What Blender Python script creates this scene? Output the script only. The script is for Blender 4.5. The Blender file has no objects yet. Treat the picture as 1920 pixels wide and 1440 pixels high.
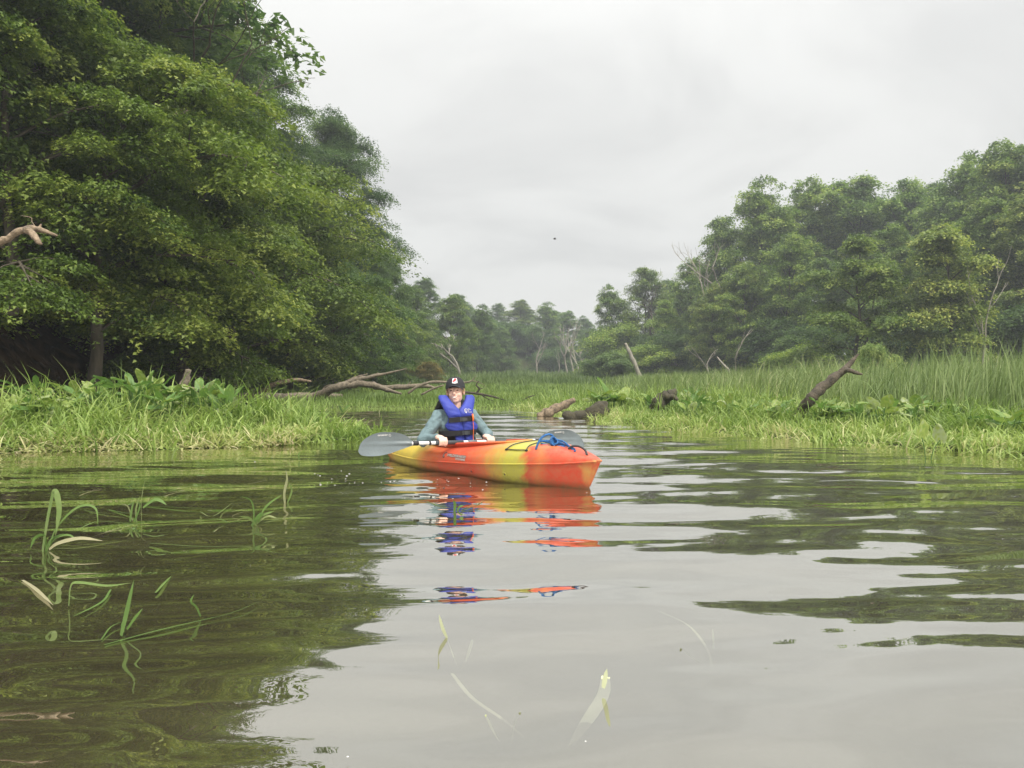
import bpy, bmesh, math, random
import numpy as np
from mathutils import Vector, Matrix

R = math.radians
rng = np.random.default_rng(7)
random.seed(7)
SC = bpy.context.scene
COL = SC.collection

# ------------------------------------------------------------------ camera
CAM_H = 0.85
FPX = 1443.0
cam_d = bpy.data.cameras.new('camera')
cam = bpy.data.objects.new('camera', cam_d)
COL.objects.link(cam)
cam.location = (0, 0, CAM_H)
cam.rotation_euler = (R(90), 0, 0)
cam_d.sensor_width = 36.0
cam_d.lens = 36.0 * FPX / 1920.0
cam_d.shift_y = -17.0 / 1920.0
cam_d.clip_start = 0.05
cam_d.clip_end = 2000
SC.camera = cam

# ------------------------------------------------------------------ world
SUN_EL, SUN_AZ = 52.0, 150.0       # azimuth clockwise from +Y (sun behind the camera, to the right)
world = bpy.data.worlds.new('World')
SC.world = world
world.use_nodes = True
nt = world.node_tree
nt.nodes.clear()
N, L = nt.nodes, nt.links
out = N.new('ShaderNodeOutputWorld')
sky = N.new('ShaderNodeTexSky')
sky.sky_type = 'NISHITA'
sky.sun_disc = False
sky.sun_elevation = R(SUN_EL)
sky.sun_rotation = R(SUN_AZ)
sky.dust_density = 3.0
bgs = N.new('ShaderNodeBackground'); bgs.inputs['Strength'].default_value = 0.05
L.new(sky.outputs[0], bgs.inputs['Color'])
tc = N.new('ShaderNodeTexCoord')
sep = N.new('ShaderNodeSeparateXYZ')
L.new(tc.outputs['Generated'], sep.inputs[0])
zc = N.new('ShaderNodeMath'); zc.operation = 'MAXIMUM'; zc.inputs[1].default_value = 0.0
L.new(sep.outputs['Z'], zc.inputs[0])
z2 = N.new('ShaderNodeMath'); z2.operation = 'POWER'; z2.inputs[1].default_value = 3.2
L.new(zc.outputs[0], z2.inputs[0])
lum = N.new('ShaderNodeMath'); lum.operation = 'MULTIPLY_ADD'
lum.inputs[1].default_value = 1.8; lum.inputs[2].default_value = 0.635
L.new(z2.outputs[0], lum.inputs[0])
# cloud deck: direction projected on a plane overhead, soft noise
den = N.new('ShaderNodeMath'); den.operation = 'ADD'; den.inputs[1].default_value = 0.22
L.new(zc.outputs[0], den.inputs[0])
dv = N.new('ShaderNodeVectorMath'); dv.operation = 'SCALE'
inv = N.new('ShaderNodeMath'); inv.operation = 'DIVIDE'; inv.inputs[0].default_value = 1.0
L.new(den.outputs[0], inv.inputs[1])
L.new(tc.outputs['Generated'], dv.inputs[0]); L.new(inv.outputs[0], dv.inputs['Scale'])
n1 = N.new('ShaderNodeTexNoise'); n1.inputs['Scale'].default_value = 1.5; n1.inputs['Detail'].default_value = 5
n1.inputs['Distortion'].default_value = 0.5; n1.inputs['Roughness'].default_value = 0.5
L.new(dv.outputs[0], n1.inputs['Vector'])
cr = N.new('ShaderNodeMapRange'); cr.inputs['From Min'].default_value = 0.3; cr.inputs['From Max'].default_value = 0.6
cr.inputs['To Min'].default_value = 0.88; cr.inputs['To Max'].default_value = 1.04
cr.interpolation_type = 'SMOOTHSTEP'
L.new(n1.outputs['Fac'], cr.inputs['Value'])
lm = N.new('ShaderNodeMath'); lm.operation = 'MULTIPLY'
L.new(lum.outputs[0], lm.inputs[0]); L.new(cr.outputs[0], lm.inputs[1])
n2 = N.new('ShaderNodeMix'); n2.data_type = 'RGBA'
n2.inputs['A'].default_value = (0.93, 0.94, 0.97, 1); n2.inputs['B'].default_value = (1.0, 1.0, 0.975, 1)
L.new(cr.outputs[0], n2.inputs['Factor'])
bgc = N.new('ShaderNodeBackground')
L.new(n2.outputs['Result'], bgc.inputs['Color']); L.new(lm.outputs[0], bgc.inputs['Strength'])
mixw = N.new('ShaderNodeMixShader'); mixw.inputs[0].default_value = 0.93
L.new(bgs.outputs[0], mixw.inputs[1]); L.new(bgc.outputs[0], mixw.inputs[2])
L.new(mixw.outputs[0], out.inputs['Surface'])

sun_d = bpy.data.lights.new('sun', 'SUN')
sun_d.energy = 2.8
sun_d.angle = R(10)
sun_d.color = (1.0, 0.95, 0.86)
sun = bpy.data.objects.new('sun', sun_d)
COL.objects.link(sun)
sd = Vector((math.sin(R(SUN_AZ)) * math.cos(R(SUN_EL)), math.cos(R(SUN_AZ)) * math.cos(R(SUN_EL)), math.sin(R(SUN_EL))))
sun.rotation_euler = sd.to_track_quat('Z', 'Y').to_euler()
sun.location = (10, -10, 40)

SC.view_settings.view_transform = 'Standard'
SC.view_settings.look = 'None'
SC.view_settings.exposure = 0.45
SC.view_settings.gamma = 1.0
SC.view_settings.use_curve_mapping = False
SC.cycles.max_bounces = 8
SC.cycles.transparent_max_bounces = 12
SC.cycles.transmission_bounces = 4
SC.cycles.volume_bounces = 0
SC.cycles.volume_step_rate = 5

# ------------------------------------------------------------------ helpers
def P(px, py, Y):
    """world point at distance Y seen at photo pixel px,py"""
    return Vector(((px - 960) / FPX * Y, Y, CAM_H - (py - 703) / FPX * Y))

def tag(o, label=None, cat=None, group=None, kind=None):
    if label: o['label'] = label
    if cat: o['category'] = cat
    if group: o['group'] = group
    if kind: o['kind'] = kind
    return o

def empty(name, loc=(0, 0, 0), rz=0):
    o = bpy.data.objects.new(name, None)
    o.empty_display_size = 0.1
    COL.objects.link(o)
    o.location = loc
    o.rotation_euler = (0, 0, rz)
    return o

def link(name, me, parent=None, mat=None, smooth=True):
    me.name = name
    o = bpy.data.objects.new(name, me)
    COL.objects.link(o)
    if mat is not None and len(me.materials) == 0:
        for m in (mat if isinstance(mat, (list, tuple)) else [mat]):
            me.materials.append(m)
    if parent: o.parent = parent
    return o

def np_mesh(name, verts, faces, tint=None, smooth=True, mats=None, midx=None):
    """verts (n,3), faces: list of arrays each (m,k)"""
    me = bpy.data.meshes.new(name)
    verts = np.asarray(verts, dtype=np.float32)
    if not isinstance(faces, list): faces = [faces]
    faces = [np.asarray(f, dtype=np.int32) for f in faces if len(f)]
    me.vertices.add(len(verts)); me.vertices.foreach_set('co', verts.ravel())
    loops = np.concatenate([f.ravel() for f in faces])
    sizes = np.concatenate([np.full(len(f), f.shape[1], dtype=np.int32) for f in faces])
    starts = np.concatenate([[0], np.cumsum(sizes)[:-1]]).astype(np.int32)
    me.loops.add(len(loops)); me.loops.foreach_set('vertex_index', loops)
    me.polygons.add(len(sizes)); me.polygons.foreach_set('loop_start', starts)
    if smooth: me.polygons.foreach_set('use_smooth', np.ones(len(sizes), dtype=bool))
    else: me.polygons.foreach_set('use_smooth', np.zeros(len(sizes), dtype=bool))
    if tint is not None:
        a = me.attributes.new('tint', 'FLOAT', 'POINT')
        a.data.foreach_set('value', np.asarray(tint, dtype=np.float32))
    if mats:
        for m in mats: me.materials.append(m)
    if midx is not None: me.polygons.foreach_set('material_index', np.asarray(midx, dtype=np.int32))
    me.update(calc_edges=True)
    return me

class MB:
    """collects tubes, balls, grids"""
    def __init__(s): s.v = []; s.f4 = []; s.f3 = []; s.n = 0
    def add(s, v, f4=None, f3=None):
        v = np.asarray(v, dtype=float)
        if f4 is not None and len(f4): s.f4.append(np.asarray(f4) + s.n)
        if f3 is not None and len(f3): s.f3.append(np.asarray(f3) + s.n)
        s.v.append(v); s.n += len(v)
    def tube(s, pts, rad, n=8, cap=True, noise=0.0, flat=1.0, up=None):
        pts = np.asarray([tuple(p) for p in pts], dtype=float); m = len(pts)
        rad = np.broadcast_to(np.asarray(rad, dtype=float), (m,))
        T = np.gradient(pts, axis=0); T /= np.linalg.norm(T, axis=1)[:, None] + 1e-12
        ref = np.array(up if up is not None else ((0, 0, 1.0) if abs(T[0][2]) < 0.9 else (1.0, 0, 0)))
        A = ref - T[0] * ref.dot(T[0]); A /= np.linalg.norm(A)
        ang = np.linspace(0, 2 * math.pi, n, endpoint=False)
        V = []
        for i in range(m):
            A = A - T[i] * A.dot(T[i]); A /= np.linalg.norm(A) + 1e-12
            B = np.cross(T[i], A)
            r = rad[i] * (1 + noise * rng.normal(size=n)) if noise else np.full(n, rad[i])
            V.append(pts[i] + (np.cos(ang) * r)[:, None] * A * flat + (np.sin(ang) * r)[:, None] * B)
        V = np.concatenate(V)
        i = np.arange(m - 1)[:, None] * n; j = np.arange(n)[None, :]; k = (j + 1) % n
        F = np.stack([i + j, i + k, i + n + k, i + n + j], -1).reshape(-1, 4)
        F3 = []
        if cap:
            V = np.concatenate([V, pts[:1] - T[:1] * rad[0] * .3, pts[-1:] + T[-1:] * rad[-1] * .3]); c0 = m * n; c1 = c0 + 1
            jj = np.arange(n); kk = (jj + 1) % n
            F3 = np.concatenate([np.stack([kk, jj, np.full(n, c0)], -1), np.stack([(m - 1) * n + jj, (m - 1) * n + kk, np.full(n, c1)], -1)])
        s.add(V, F, F3)
    def ball(s, c, r, n=12, m=8, rot=None):
        r = np.broadcast_to(np.asarray(r, dtype=float), (3,))
        th = np.linspace(0, math.pi, m + 1)[1:-1]; ph = np.linspace(0, 2 * math.pi, n, endpoint=False)
        V = np.stack([np.sin(th)[:, None] * np.cos(ph), np.sin(th)[:, None] * np.sin(ph), np.cos(th)[:, None] * np.ones(n)], -1).reshape(-1, 3)
        V = np.concatenate([V, [[0, 0, 1], [0, 0, -1]]]) * r
        if rot is not None: V = V @ np.array(rot).T
        V = V + np.array(tuple(c))
        a = np.arange(m - 2)[:, None] * n; j = np.arange(n)[None, :]; k = (j + 1) % n
        F = np.stack([a + j, a + n + j, a + n + k, a + k], -1).reshape(-1, 4)
        t = (m - 1) * n; jj = np.arange(n); kk = (jj + 1) % n; b = (m - 2) * n
        F3 = np.concatenate([np.stack([jj, kk, np.full(n, t)], -1), np.stack([b + kk, b + jj, np.full(n, t + 1)], -1)])
        s.add(V, F, F3)
    def cap(s, a, b, ra, rb, n=12, k=6):
        """tapered capsule"""
        a = np.array(tuple(a), float); b = np.array(tuple(b), float)
        t = np.linspace(0, 1, k)[:, None]
        s.tube(a + (b - a) * t, np.linspace(ra, rb, k), n)
        s.ball(a, ra, n, 8); s.ball(b, rb, n, 8)
    def box(s, c, d, rot=None):
        V = np.array([[x, y, z] for x in (-.5, .5) for y in (-.5, .5) for z in (-.5, .5)]) * np.array(d, float)
        if rot is not None: V = V @ np.array(rot).T
        s.add(V + np.array(tuple(c)), [[0, 1, 3, 2], [4, 6, 7, 5], [0, 4, 5, 1], [2, 3, 7, 6], [0, 2, 6, 4], [1, 5, 7, 3]])
    def grid(s, G, closed_u=False):
        """G (a,b,3) points"""
        a, b = G.shape[:2]
        i = np.arange(a - (0 if closed_u else 1))[:, None]; j = np.arange(b - 1)[None, :]
        i2 = (i + 1) % a
        s.add(G.reshape(-1, 3), np.stack([i * b + j, i * b + j + 1, i2 * b + j + 1, i2 * b + j], -1).reshape(-1, 4))
    def mesh(s, name, smooth=True, tint=None):
        f = []
        if s.f4: f.append(np.concatenate(s.f4))
        if s.f3: f.append(np.concatenate(s.f3))
        return np_mesh(name, np.concatenate(s.v), f, smooth=smooth, tint=tint)
    def build(s, name, mat, parent=None, smooth=True):
        return link(name, s.mesh(name, smooth), parent, mat)

def remeshed(mb, name, voxel, smooth_it=2, factor=0.5):
    me = mb.mesh(name)
    o = bpy.data.objects.new('tmp_remesh', me); COL.objects.link(o)
    m = o.modifiers.new('r', 'REMESH'); m.mode = 'VOXEL'; m.voxel_size = voxel; m.use_smooth_shade = True
    if smooth_it:
        k = o.modifiers.new('s', 'SMOOTH'); k.factor = factor; k.iterations = smooth_it
    dg = bpy.context.evaluated_depsgraph_get()
    res = bpy.data.meshes.new_from_object(o.evaluated_get(dg), depsgraph=dg)
    bpy.data.objects.remove(o); bpy.data.meshes.remove(me)
    res.name = name
    return res

def coords(me):
    a = np.empty(len(me.vertices) * 3, dtype=np.float32); me.vertices.foreach_get('co', a); return a.reshape(-1, 3)
def set_coords(me, a):
    me.vertices.foreach_set('co', np.asarray(a, dtype=np.float32).ravel()); me.update()

def spline(pts, n=8):
    """Catmull-Rom through points"""
    p = [np.array(tuple(q), float) for q in pts]
    p = [2 * p[0] - p[1]] + p + [2 * p[-1] - p[-2]]
    o = []
    for i in range(1, len(p) - 2):
        for t in np.linspace(0, 1, n, endpoint=False):
            o.append(.5 * ((2 * p[i]) + (-p[i - 1] + p[i + 1]) * t + (2 * p[i - 1] - 5 * p[i] + 4 * p[i + 1] - p[i + 2]) * t * t
                           + (-p[i - 1] + 3 * p[i] - 3 * p[i + 1] + p[i + 2]) * t ** 3))
    o.append(p[-2])
    return np.array(o)

# value noise (2D, smooth) for terrain and grouping
_perm = rng.random((256, 256))
def vnoise(x, y):
    x = np.asarray(x, float); y = np.asarray(y, float)
    xi = np.floor(x).astype(int); yi = np.floor(y).astype(int)
    fx = x - xi; fy = y - yi; fx = fx * fx * (3 - 2 * fx); fy = fy * fy * (3 - 2 * fy)
    g = lambda a, b: _perm[a % 256, b % 256]
    return (g(xi, yi) * (1 - fx) + g(xi + 1, yi) * fx) * (1 - fy) + (g(xi, yi + 1) * (1 - fx) + g(xi + 1, yi + 1) * fx) * fy

# ------------------------------------------------------------------ materials
def new_mat(name):
    m = bpy.data.materials.new(name); m.use_nodes = True
    m.node_tree.nodes.clear()
    return m, m.node_tree.nodes, m.node_tree.links

def basic(name, col, rough=0.6, noise=0.0, nscale=20.0, bump=0.0, bscale=60.0, spec=0.5, col2=None, stretch=None, metal=0.0):
    m, N, L = new_mat(name)
    o = N.new('ShaderNodeOutputMaterial'); b = N.new('ShaderNodeBsdfPrincipled')
    b.inputs['Roughness'].default_value = rough; b.inputs['Specular IOR Level'].default_value = spec
    b.inputs['Metallic'].default_value = metal
    L.new(b.outputs[0], o.inputs[0])
    tc = N.new('ShaderNodeTexCoord'); mp = N.new('ShaderNodeMapping')
    if stretch: mp.inputs['Scale'].default_value = stretch
    L.new(tc.outputs['Object'], mp.inputs[0])
    if noise or col2:
        n = N.new('ShaderNodeTexNoise'); n.inputs['Scale'].default_value = nscale; n.inputs['Detail'].default_value = 6
        L.new(mp.outputs[0], n.inputs['Vector'])
        r = N.new('ShaderNodeMapRange'); r.inputs['From Min'].default_value = .3; r.inputs['From Max'].default_value = .7
        L.new(n.outputs['Fac'], r.inputs['Value'])
        x = N.new('ShaderNodeMix'); x.data_type = 'RGBA'
        c2 = col2 if col2 else tuple(c * (1 - noise) for c in col)
        x.inputs['A'].default_value = (*c2, 1); x.inputs['B'].default_value = (*[min(1, c * (1 + noise)) for c in col], 1)
        L.new(r.outputs[0], x.inputs['Factor']); L.new(x.outputs['Result'], b.inputs['Base Color'])
    else:
        b.inputs['Base Color'].default_value = (*col, 1)
    if bump:
        n = N.new('ShaderNodeTexNoise'); n.inputs['Scale'].default_value = bscale; n.inputs['Detail'].default_value = 5
        L.new(mp.outputs[0], n.inputs['Vector'])
        u = N.new('ShaderNodeBump'); u.inputs['Strength'].default_value = bump; u.inputs['Distance'].default_value = 0.02
        L.new(n.outputs['Fac'], u.inputs['Height']); L.new(u.outputs[0], b.inputs['Normal'])
    return m

def leaf_mat(name, ramp, trans=0.35, rough=0.5, use_obj=False, spec=0.3):
    """colour by the mesh's own tint value; translucent like thin leaves"""
    m, N, L = new_mat(name)
    o = N.new('ShaderNodeOutputMaterial')
    at = N.new('ShaderNodeAttribute'); at.attribute_name = 'tint'
    cr = N.new('ShaderNodeValToRGB')
    e = cr.color_ramp.elements
    e[0].position, e[0].color = ramp[0][0], (*ramp[0][1], 1)
    e[1].position, e[1].color = ramp[-1][0], (*ramp[-1][1], 1)
    for p, c in ramp[1:-1]:
        k = e.new(p); k.color = (*c, 1)
    L.new(at.outputs['Fac'], cr.inputs[0])
    col = cr.outputs[0]
    if use_obj:
        oi = N.new('ShaderNodeObjectInfo')
        mx = N.new('ShaderNodeMix'); mx.data_type = 'RGBA'; mx.blend_type = 'MULTIPLY'; mx.inputs['Factor'].default_value = 1
        L.new(col, mx.inputs['A']); L.new(oi.outputs['Color'], mx.inputs['B'])
        col = mx.outputs['Result']
    b = N.new('ShaderNodeBsdfPrincipled'); b.inputs['Roughness'].default_value = rough
    b.inputs['Specular IOR Level'].default_value = spec
    L.new(col, b.inputs['Base Color'])
    t = N.new('ShaderNodeBsdfTranslucent')
    hs = N.new('ShaderNodeHueSaturation'); hs.inputs['Saturation'].default_value = 1.1; hs.inputs['Value'].default_value = 1.2
    L.new(col, hs.inputs['Color']); L.new(hs.outputs[0], t.inputs['Color'])
    mx = N.new('ShaderNodeMixShader'); mx.inputs[0].default_value = trans
    L.new(b.outputs[0], mx.inputs[1]); L.new(t.outputs[0], mx.inputs[2]); L.new(mx.outputs[0], o.inputs[0])
    return m

M = {}
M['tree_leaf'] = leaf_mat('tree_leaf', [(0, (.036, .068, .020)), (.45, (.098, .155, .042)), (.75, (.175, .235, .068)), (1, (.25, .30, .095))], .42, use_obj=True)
M['grass'] = leaf_mat('water_grass', [(0, (.13, .21, .048)), (.35, (.235, .335, .082)), (.62, (.36, .455, .135)), (.8, (.54, .55, .25)), (1, (.64, .57, .36))], .35)
M['cattail'] = leaf_mat('cattail_blade', [(0, (.09, .145, .038)), (.5, (.18, .25, .075)), (.9, (.32, .38, .15)), (1, (.34, .32, .17))], .3)
M['marsh'] = leaf_mat('marsh_grass', [(0, (.11, .18, .04)), (.5, (.20, .29, .07)), (1, (.33, .41, .12))], .3)
M['broad'] = leaf_mat('broad_leaf', [(0, (.09, .19, .045)), (.5, (.17, .28, .07)), (.8, (.30, .38, .09)), (1, (.36, .42, .22))], .35, rough=.45, spec=.4)
M['bark'] = basic('bark', (.085, .07, .05), .9, .45, 9, 1.0, 14, stretch=(1, 1, .25))
M['bark_pale'] = basic('pale_bark', (.30, .27, .22), .85, .3, 9, .8, 16, stretch=(1, 1, .3))
M['deadwood'] = basic('dead_wood', (.20, .165, .12), .9, .45, 14, 1.0, 40)
M['deadwood_warm'] = basic('dead_wood_warm', (.36, .27, .18), .9, 0, 16, 1.0, 45, col2=(.11, .085, .06))
M['deadwood_dark'] = basic('dead_wood_dark', (.06, .05, .035), .9, .4, 12, 1.0, 30)
M['deadwood_grey'] = basic('weathered_dark_wood', (.15, .12, .085), .9, 0, 12, 1.0, 40, col2=(.045, .038, .028))
M['stump'] = basic('mossy_stump', (.085, .075, .045), .95, 0, 9, 1.0, 24, col2=(.04, .035, .025))
M['mud'] = basic('mud_bank', (.060, .040, .022), .95, .5, 2.0, 1.0, 6)

def ground_mat():
    m, N, L = new_mat('marsh_ground')
    o = N.new('ShaderNodeOutputMaterial'); b = N.new('ShaderNodeBsdfPrincipled')
    b.inputs['Roughness'].default_value = .95; b.inputs['Specular IOR Level'].default_value = .1
    tc = N.new('ShaderNodeTexCoord'); n = N.new('ShaderNodeTexNoise'); n.inputs['Scale'].default_value = 1.3; n.inputs['Detail'].default_value = 8
    L.new(tc.outputs['Object'], n.inputs['Vector'])
    c = N.new('ShaderNodeValToRGB'); e = c.color_ramp.elements
    e[0].position = .35; e[0].color = (.045, .038, .02, 1); e[1].position = .62; e[1].color = (.07, .10, .03, 1)
    L.new(n.outputs['Fac'], c.inputs[0])
    g = N.new('ShaderNodeNewGeometry'); s = N.new('ShaderNodeSeparateXYZ'); L.new(g.outputs['Position'], s.inputs[0])
    r0 = N.new('ShaderNodeMapRange'); r0.inputs['From Min'].default_value = .25; r0.inputs['From Max'].default_value = .7
    L.new(s.outputs['Z'], r0.inputs['Value'])
    r1 = N.new('ShaderNodeMapRange'); r1.inputs['From Min'].default_value = 30; r1.inputs['From Max'].default_value = 45; r1.inputs['To Min'].default_value = 1; r1.inputs['To Max'].default_value = 0
    L.new(s.outputs['Y'], r1.inputs['Value'])
    r2 = N.new('ShaderNodeMapRange'); r2.inputs['From Min'].default_value = -4; r2.inputs['From Max'].default_value = 0; r2.inputs['To Min'].default_value = 1; r2.inputs['To Max'].default_value = 0
    L.new(s.outputs['X'], r2.inputs['Value'])
    rm = N.new('ShaderNodeMath'); rm.operation = 'MULTIPLY'; L.new(r0.outputs[0], rm.inputs[0]); L.new(r1.outputs[0], rm.inputs[1])
    r = N.new('ShaderNodeMath'); r.operation = 'MULTIPLY'; L.new(rm.outputs[0], r.inputs[0]); L.new(r2.outputs[0], r.inputs[1])
    n3 = N.new('ShaderNodeTexNoise'); n3.inputs['Scale'].default_value = 3.0; n3.inputs['Detail'].default_value = 10
    L.new(tc.outputs['Object'], n3.inputs['Vector'])
    c3 = N.new('ShaderNodeValToRGB'); e = c3.color_ramp.elements
    e[0].position = .35; e[0].color = (.028, .017, .009, 1); e[1].position = .7; e[1].color = (.10, .062, .034, 1)
    L.new(n3.outputs['Fac'], c3.inputs[0])
    x = N.new('ShaderNodeMix'); x.data_type = 'RGBA'
    L.new(r.outputs[0], x.inputs['Factor']); L.new(c.outputs[0], x.inputs['A']); L.new(c3.outputs[0], x.inputs['B'])
    L.new(x.outputs['Result'], b.inputs['Base Color'])
    u = N.new('ShaderNodeBump'); u.inputs['Strength'].default_value = 1; u.inputs['Distance'].default_value = .15
    L.new(n3.outputs['Fac'], u.inputs['Height']); L.new(u.outputs[0], b.inputs['Normal'])
    L.new(b.outputs[0], o.inputs[0])
    return m
M['ground'] = ground_mat()

def water_mat(name, surface=True):
    m, N, L = new_mat(name)
    o = N.new('ShaderNodeOutputMaterial')
    d = N.new('ShaderNodeBsdfDiffuse'); t = N.new('ShaderNodeBsdfTransparent')
    tc = N.new('ShaderNodeTexCoord')
    n0 = N.new('ShaderNodeTexNoise'); n0.inputs['Scale'].default_value = .9; n0.inputs['Detail'].default_value = 4
    L.new(tc.outputs['Object'], n0.inputs['Vector'])
    cx = N.new('ShaderNodeMix'); cx.data_type = 'RGBA'
    cx.inputs['A'].default_value = (.080, .070, .034, 1); cx.inputs['B'].default_value = (.102, .086, .044, 1)
    L.new(n0.outputs['Fac'], cx.inputs['Factor']); L.new(cx.outputs['Result'], d.inputs['Color'])
    body = N.new('ShaderNodeMixShader'); body.inputs[0].default_value = .50
    L.new(d.outputs[0], body.inputs[1]); L.new(t.outputs[0], body.inputs[2])
    if not surface:
        L.new(body.outputs[0], o.inputs[0]); return m
    g = N.new('ShaderNodeBsdfGlossy'); g.inputs['Roughness'].default_value = .0
    g.inputs['Color'].default_value = (.97, .965, .93, 1)
    # small wind ripples
    mp = N.new('ShaderNodeMapping'); mp.inputs['Scale'].default_value = (.55, 1.9, 1); mp.inputs['Rotation'].default_value = (0, 0, R(8))
    L.new(tc.outputs['Object'], mp.inputs[0])
    n1 = N.new('ShaderNodeTexNoise'); n1.inputs['Scale'].default_value = 2.4; n1.inputs['Detail'].default_value = 2.5; n1.inputs['Roughness'].default_value = .45
    L.new(mp.outputs[0], n1.inputs['Vector'])
    pn = N.new('ShaderNodeTexNoise'); pn.inputs['Scale'].default_value = .35; pn.inputs['Detail'].default_value = 2
    L.new(tc.outputs['Object'], pn.inputs['Vector'])
    pr = N.new('ShaderNodeMapRange'); pr.inputs['From Min'].default_value = .38; pr.inputs['From Max'].default_value = .62
    pr.inputs['To Min'].default_value = .15; pr.inputs['To Max'].default_value = 1.0
    L.new(pn.outputs['Fac'], pr.inputs['Value'])
    # ripples grow stronger out on the open water
    sp = N.new('ShaderNodeSeparateXYZ'); L.new(tc.outputs['Object'], sp.inputs[0])
    dr = N.new('ShaderNodeMapRange'); dr.inputs['From Min'].default_value = 2.5; dr.inputs['From Max'].default_value = 8
    dr.inputs['To Min'].default_value = .17; dr.inputs['To Max'].default_value = 1.0
    L.new(sp.outputs['Y'], dr.inputs['Value'])
    mu = N.new('ShaderNodeMath'); mu.operation = 'MULTIPLY'; L.new(pr.outputs[0], mu.inputs[0]); L.new(dr.outputs[0], mu.inputs[1])
    u = N.new('ShaderNodeBump'); u.inputs['Distance'].default_value = .020
    L.new(mu.outputs[0], u.inputs['Strength']); L.new(n1.outputs['Fac'], u.inputs['Height'])
    L.new(u.outputs[0], g.inputs['Normal'])
    lw = N.new('ShaderNodeLayerWeight'); lw.inputs['Blend'].default_value = .5
    L.new(u.outputs[0], lw.inputs['Normal'])
    pw = N.new('ShaderNodeMath'); pw.operation = 'POWER'; pw.inputs[1].default_value = 1.36
    L.new(lw.outputs['Facing'], pw.inputs[0])
    ma = N.new('ShaderNodeMath'); ma.operation = 'MULTIPLY_ADD'; ma.inputs[1].default_value = .88; ma.inputs[2].default_value = .06
    L.new(pw.outputs[0], ma.inputs[0])
    mx = N.new('ShaderNodeMixShader')
    L.new(ma.outputs[0], mx.inputs[0]); L.new(body.outputs[0], mx.inputs[1]); L.new(g.outputs[0], mx.inputs[2])
    L.new(mx.outputs[0], o.inputs[0])
    return m
M['water'] = water_mat('river_water')
M['murk'] = water_mat('silty_water', False)

_ON = 'first second third fourth fifth sixth seventh eighth ninth tenth eleventh twelfth thirteenth fourteenth fifteenth sixteenth seventeenth eighteenth nineteenth'.split()
_TN = {20: 'twent', 30: 'thirt', 40: 'fort', 50: 'fift', 60: 'sixt'}
def ordinal(n):
    if n < 20: return _ON[n - 1]
    t, u = n // 10 * 10, n % 10
    return _TN[t] + 'ieth' if not u else _TN[t] + 'y-' + _ON[u - 1]
def relabel(obs, fmt):
    for k, o in enumerate(sorted(obs, key=lambda o: o.location.x / o.location.y)): o['label'] = fmt % ordinal(k + 1)

# ------------------------------------------------------------------ land shape
SH_Y = np.array([-30, 8, 15, 27, 34, 46, 54, 68, 80, 95, 110, 125, 140, 400.])
SH_L = np.array([-12, -9.6, -9.8, -11, -12, -12, -10.8, -9.5, -7.5, -5, -2, 6, 20, 20.])
SR_Y = np.array([-30, 8, 30, 45, 60, 75, 90, 110, 125, 140, 400.])
SR_R = np.array([60, 50, 36, 26, 19, 14, 10.5, 9, 7, -10, -10.])
WR_Y = np.array([-30, 6, 8, 9, 10, 11.7, 13.3, 16, 18, 19.5])
WR_X = np.array([9, 6.6, 5.35, 4.55, 3.8, 2.8, 1.95, 1.7, .9, -.1])
def bedL(x, y):
    f = np.interp(x, [-12, -5.6, -2.96, -2.0], [8.2, 8.46, 9.25, 10.05])
    b = np.interp(x, [-12, -5, -3.5, -2.0], [12.4, 12.4, 12.8, 10.6])
    return np.minimum(np.minimum(y - f, b - y), (-1.98 - x) + .25)     # >0 inside
def bedR(x, y):
    xw = np.interp(y, WR_Y, WR_X)
    return (x - xw) * .8
def north(x, y):
    return y - np.interp(x, [-12, -8, -4.5, 0, 2], [22, 21, 19.8, 19.5, 18.5])
def ground_h(x, y):
    x = np.asarray(x, float); y = np.asarray(y, float)
    wig = (vnoise(x * .8 + 9, y * .8) - .5) * .5
    land = np.maximum(np.maximum(bedL(x, y), bedR(x, y)), north(x, y)) + wig * .5
    h = np.clip(land * .5, -.45, .05) - .02
    l = np.interp(y, SH_Y, SH_L) - x + wig * 2
    hl = np.where(l > 0, np.minimum(l * .95, 4.2) + np.clip(l - 4.4, 0, 12) * .25, -9)
    r = x - np.interp(y, SR_Y, SR_R) + wig * 2
    hr = np.where(r > 0, np.minimum(r * .25, 1.0) + np.clip(r - 4, 0, 30) * .08, -9)
    h = np.maximum(h, np.maximum(hl, hr) + (vnoise(x * .5, y * .5) - .5) * .5 * (np.maximum(l, r) > 0))
    return h
def gz(x, y): return float(ground_h(np.array([x]), np.array([y]))[0])

def axis(lims, n0, grow):
    """coordinates fine near 0 and coarser outwards"""
    lo, hi = lims
    a = [0.0]; s = n0
    while a[-1] < hi: a.append(a[-1] + s); s *= grow
    b = [0.0]; s = n0
    while b[-1] > lo: b.append(b[-1] - s); s *= grow
    return np.array(sorted(set(b[1:] + a)))

def sheet(xs, ys, zf):
    X, Y = np.meshgrid(xs, ys)
    Z = zf(X, Y)
    a, b = X.shape
    i = np.arange(a - 1)[:, None] * b; j = np.arange(b - 1)[None, :]
    F = np.stack([i + j, i + j + 1, i + j + 1 + b, i + j + b], -1).reshape(-1, 4)
    return np.stack([X, Y, Z], -1).reshape(-1, 3), F

xs = axis((-500, 500), .45, 1.045); ys = axis((-100, 900), .4, 1.03)
V, F = sheet(xs, ys, ground_h)
g = link('ground', np_mesh('ground', V, F), None, M['ground']); tag(g, 'marsh ground and sloping dark earth bank of the creek', kind='structure')

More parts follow.
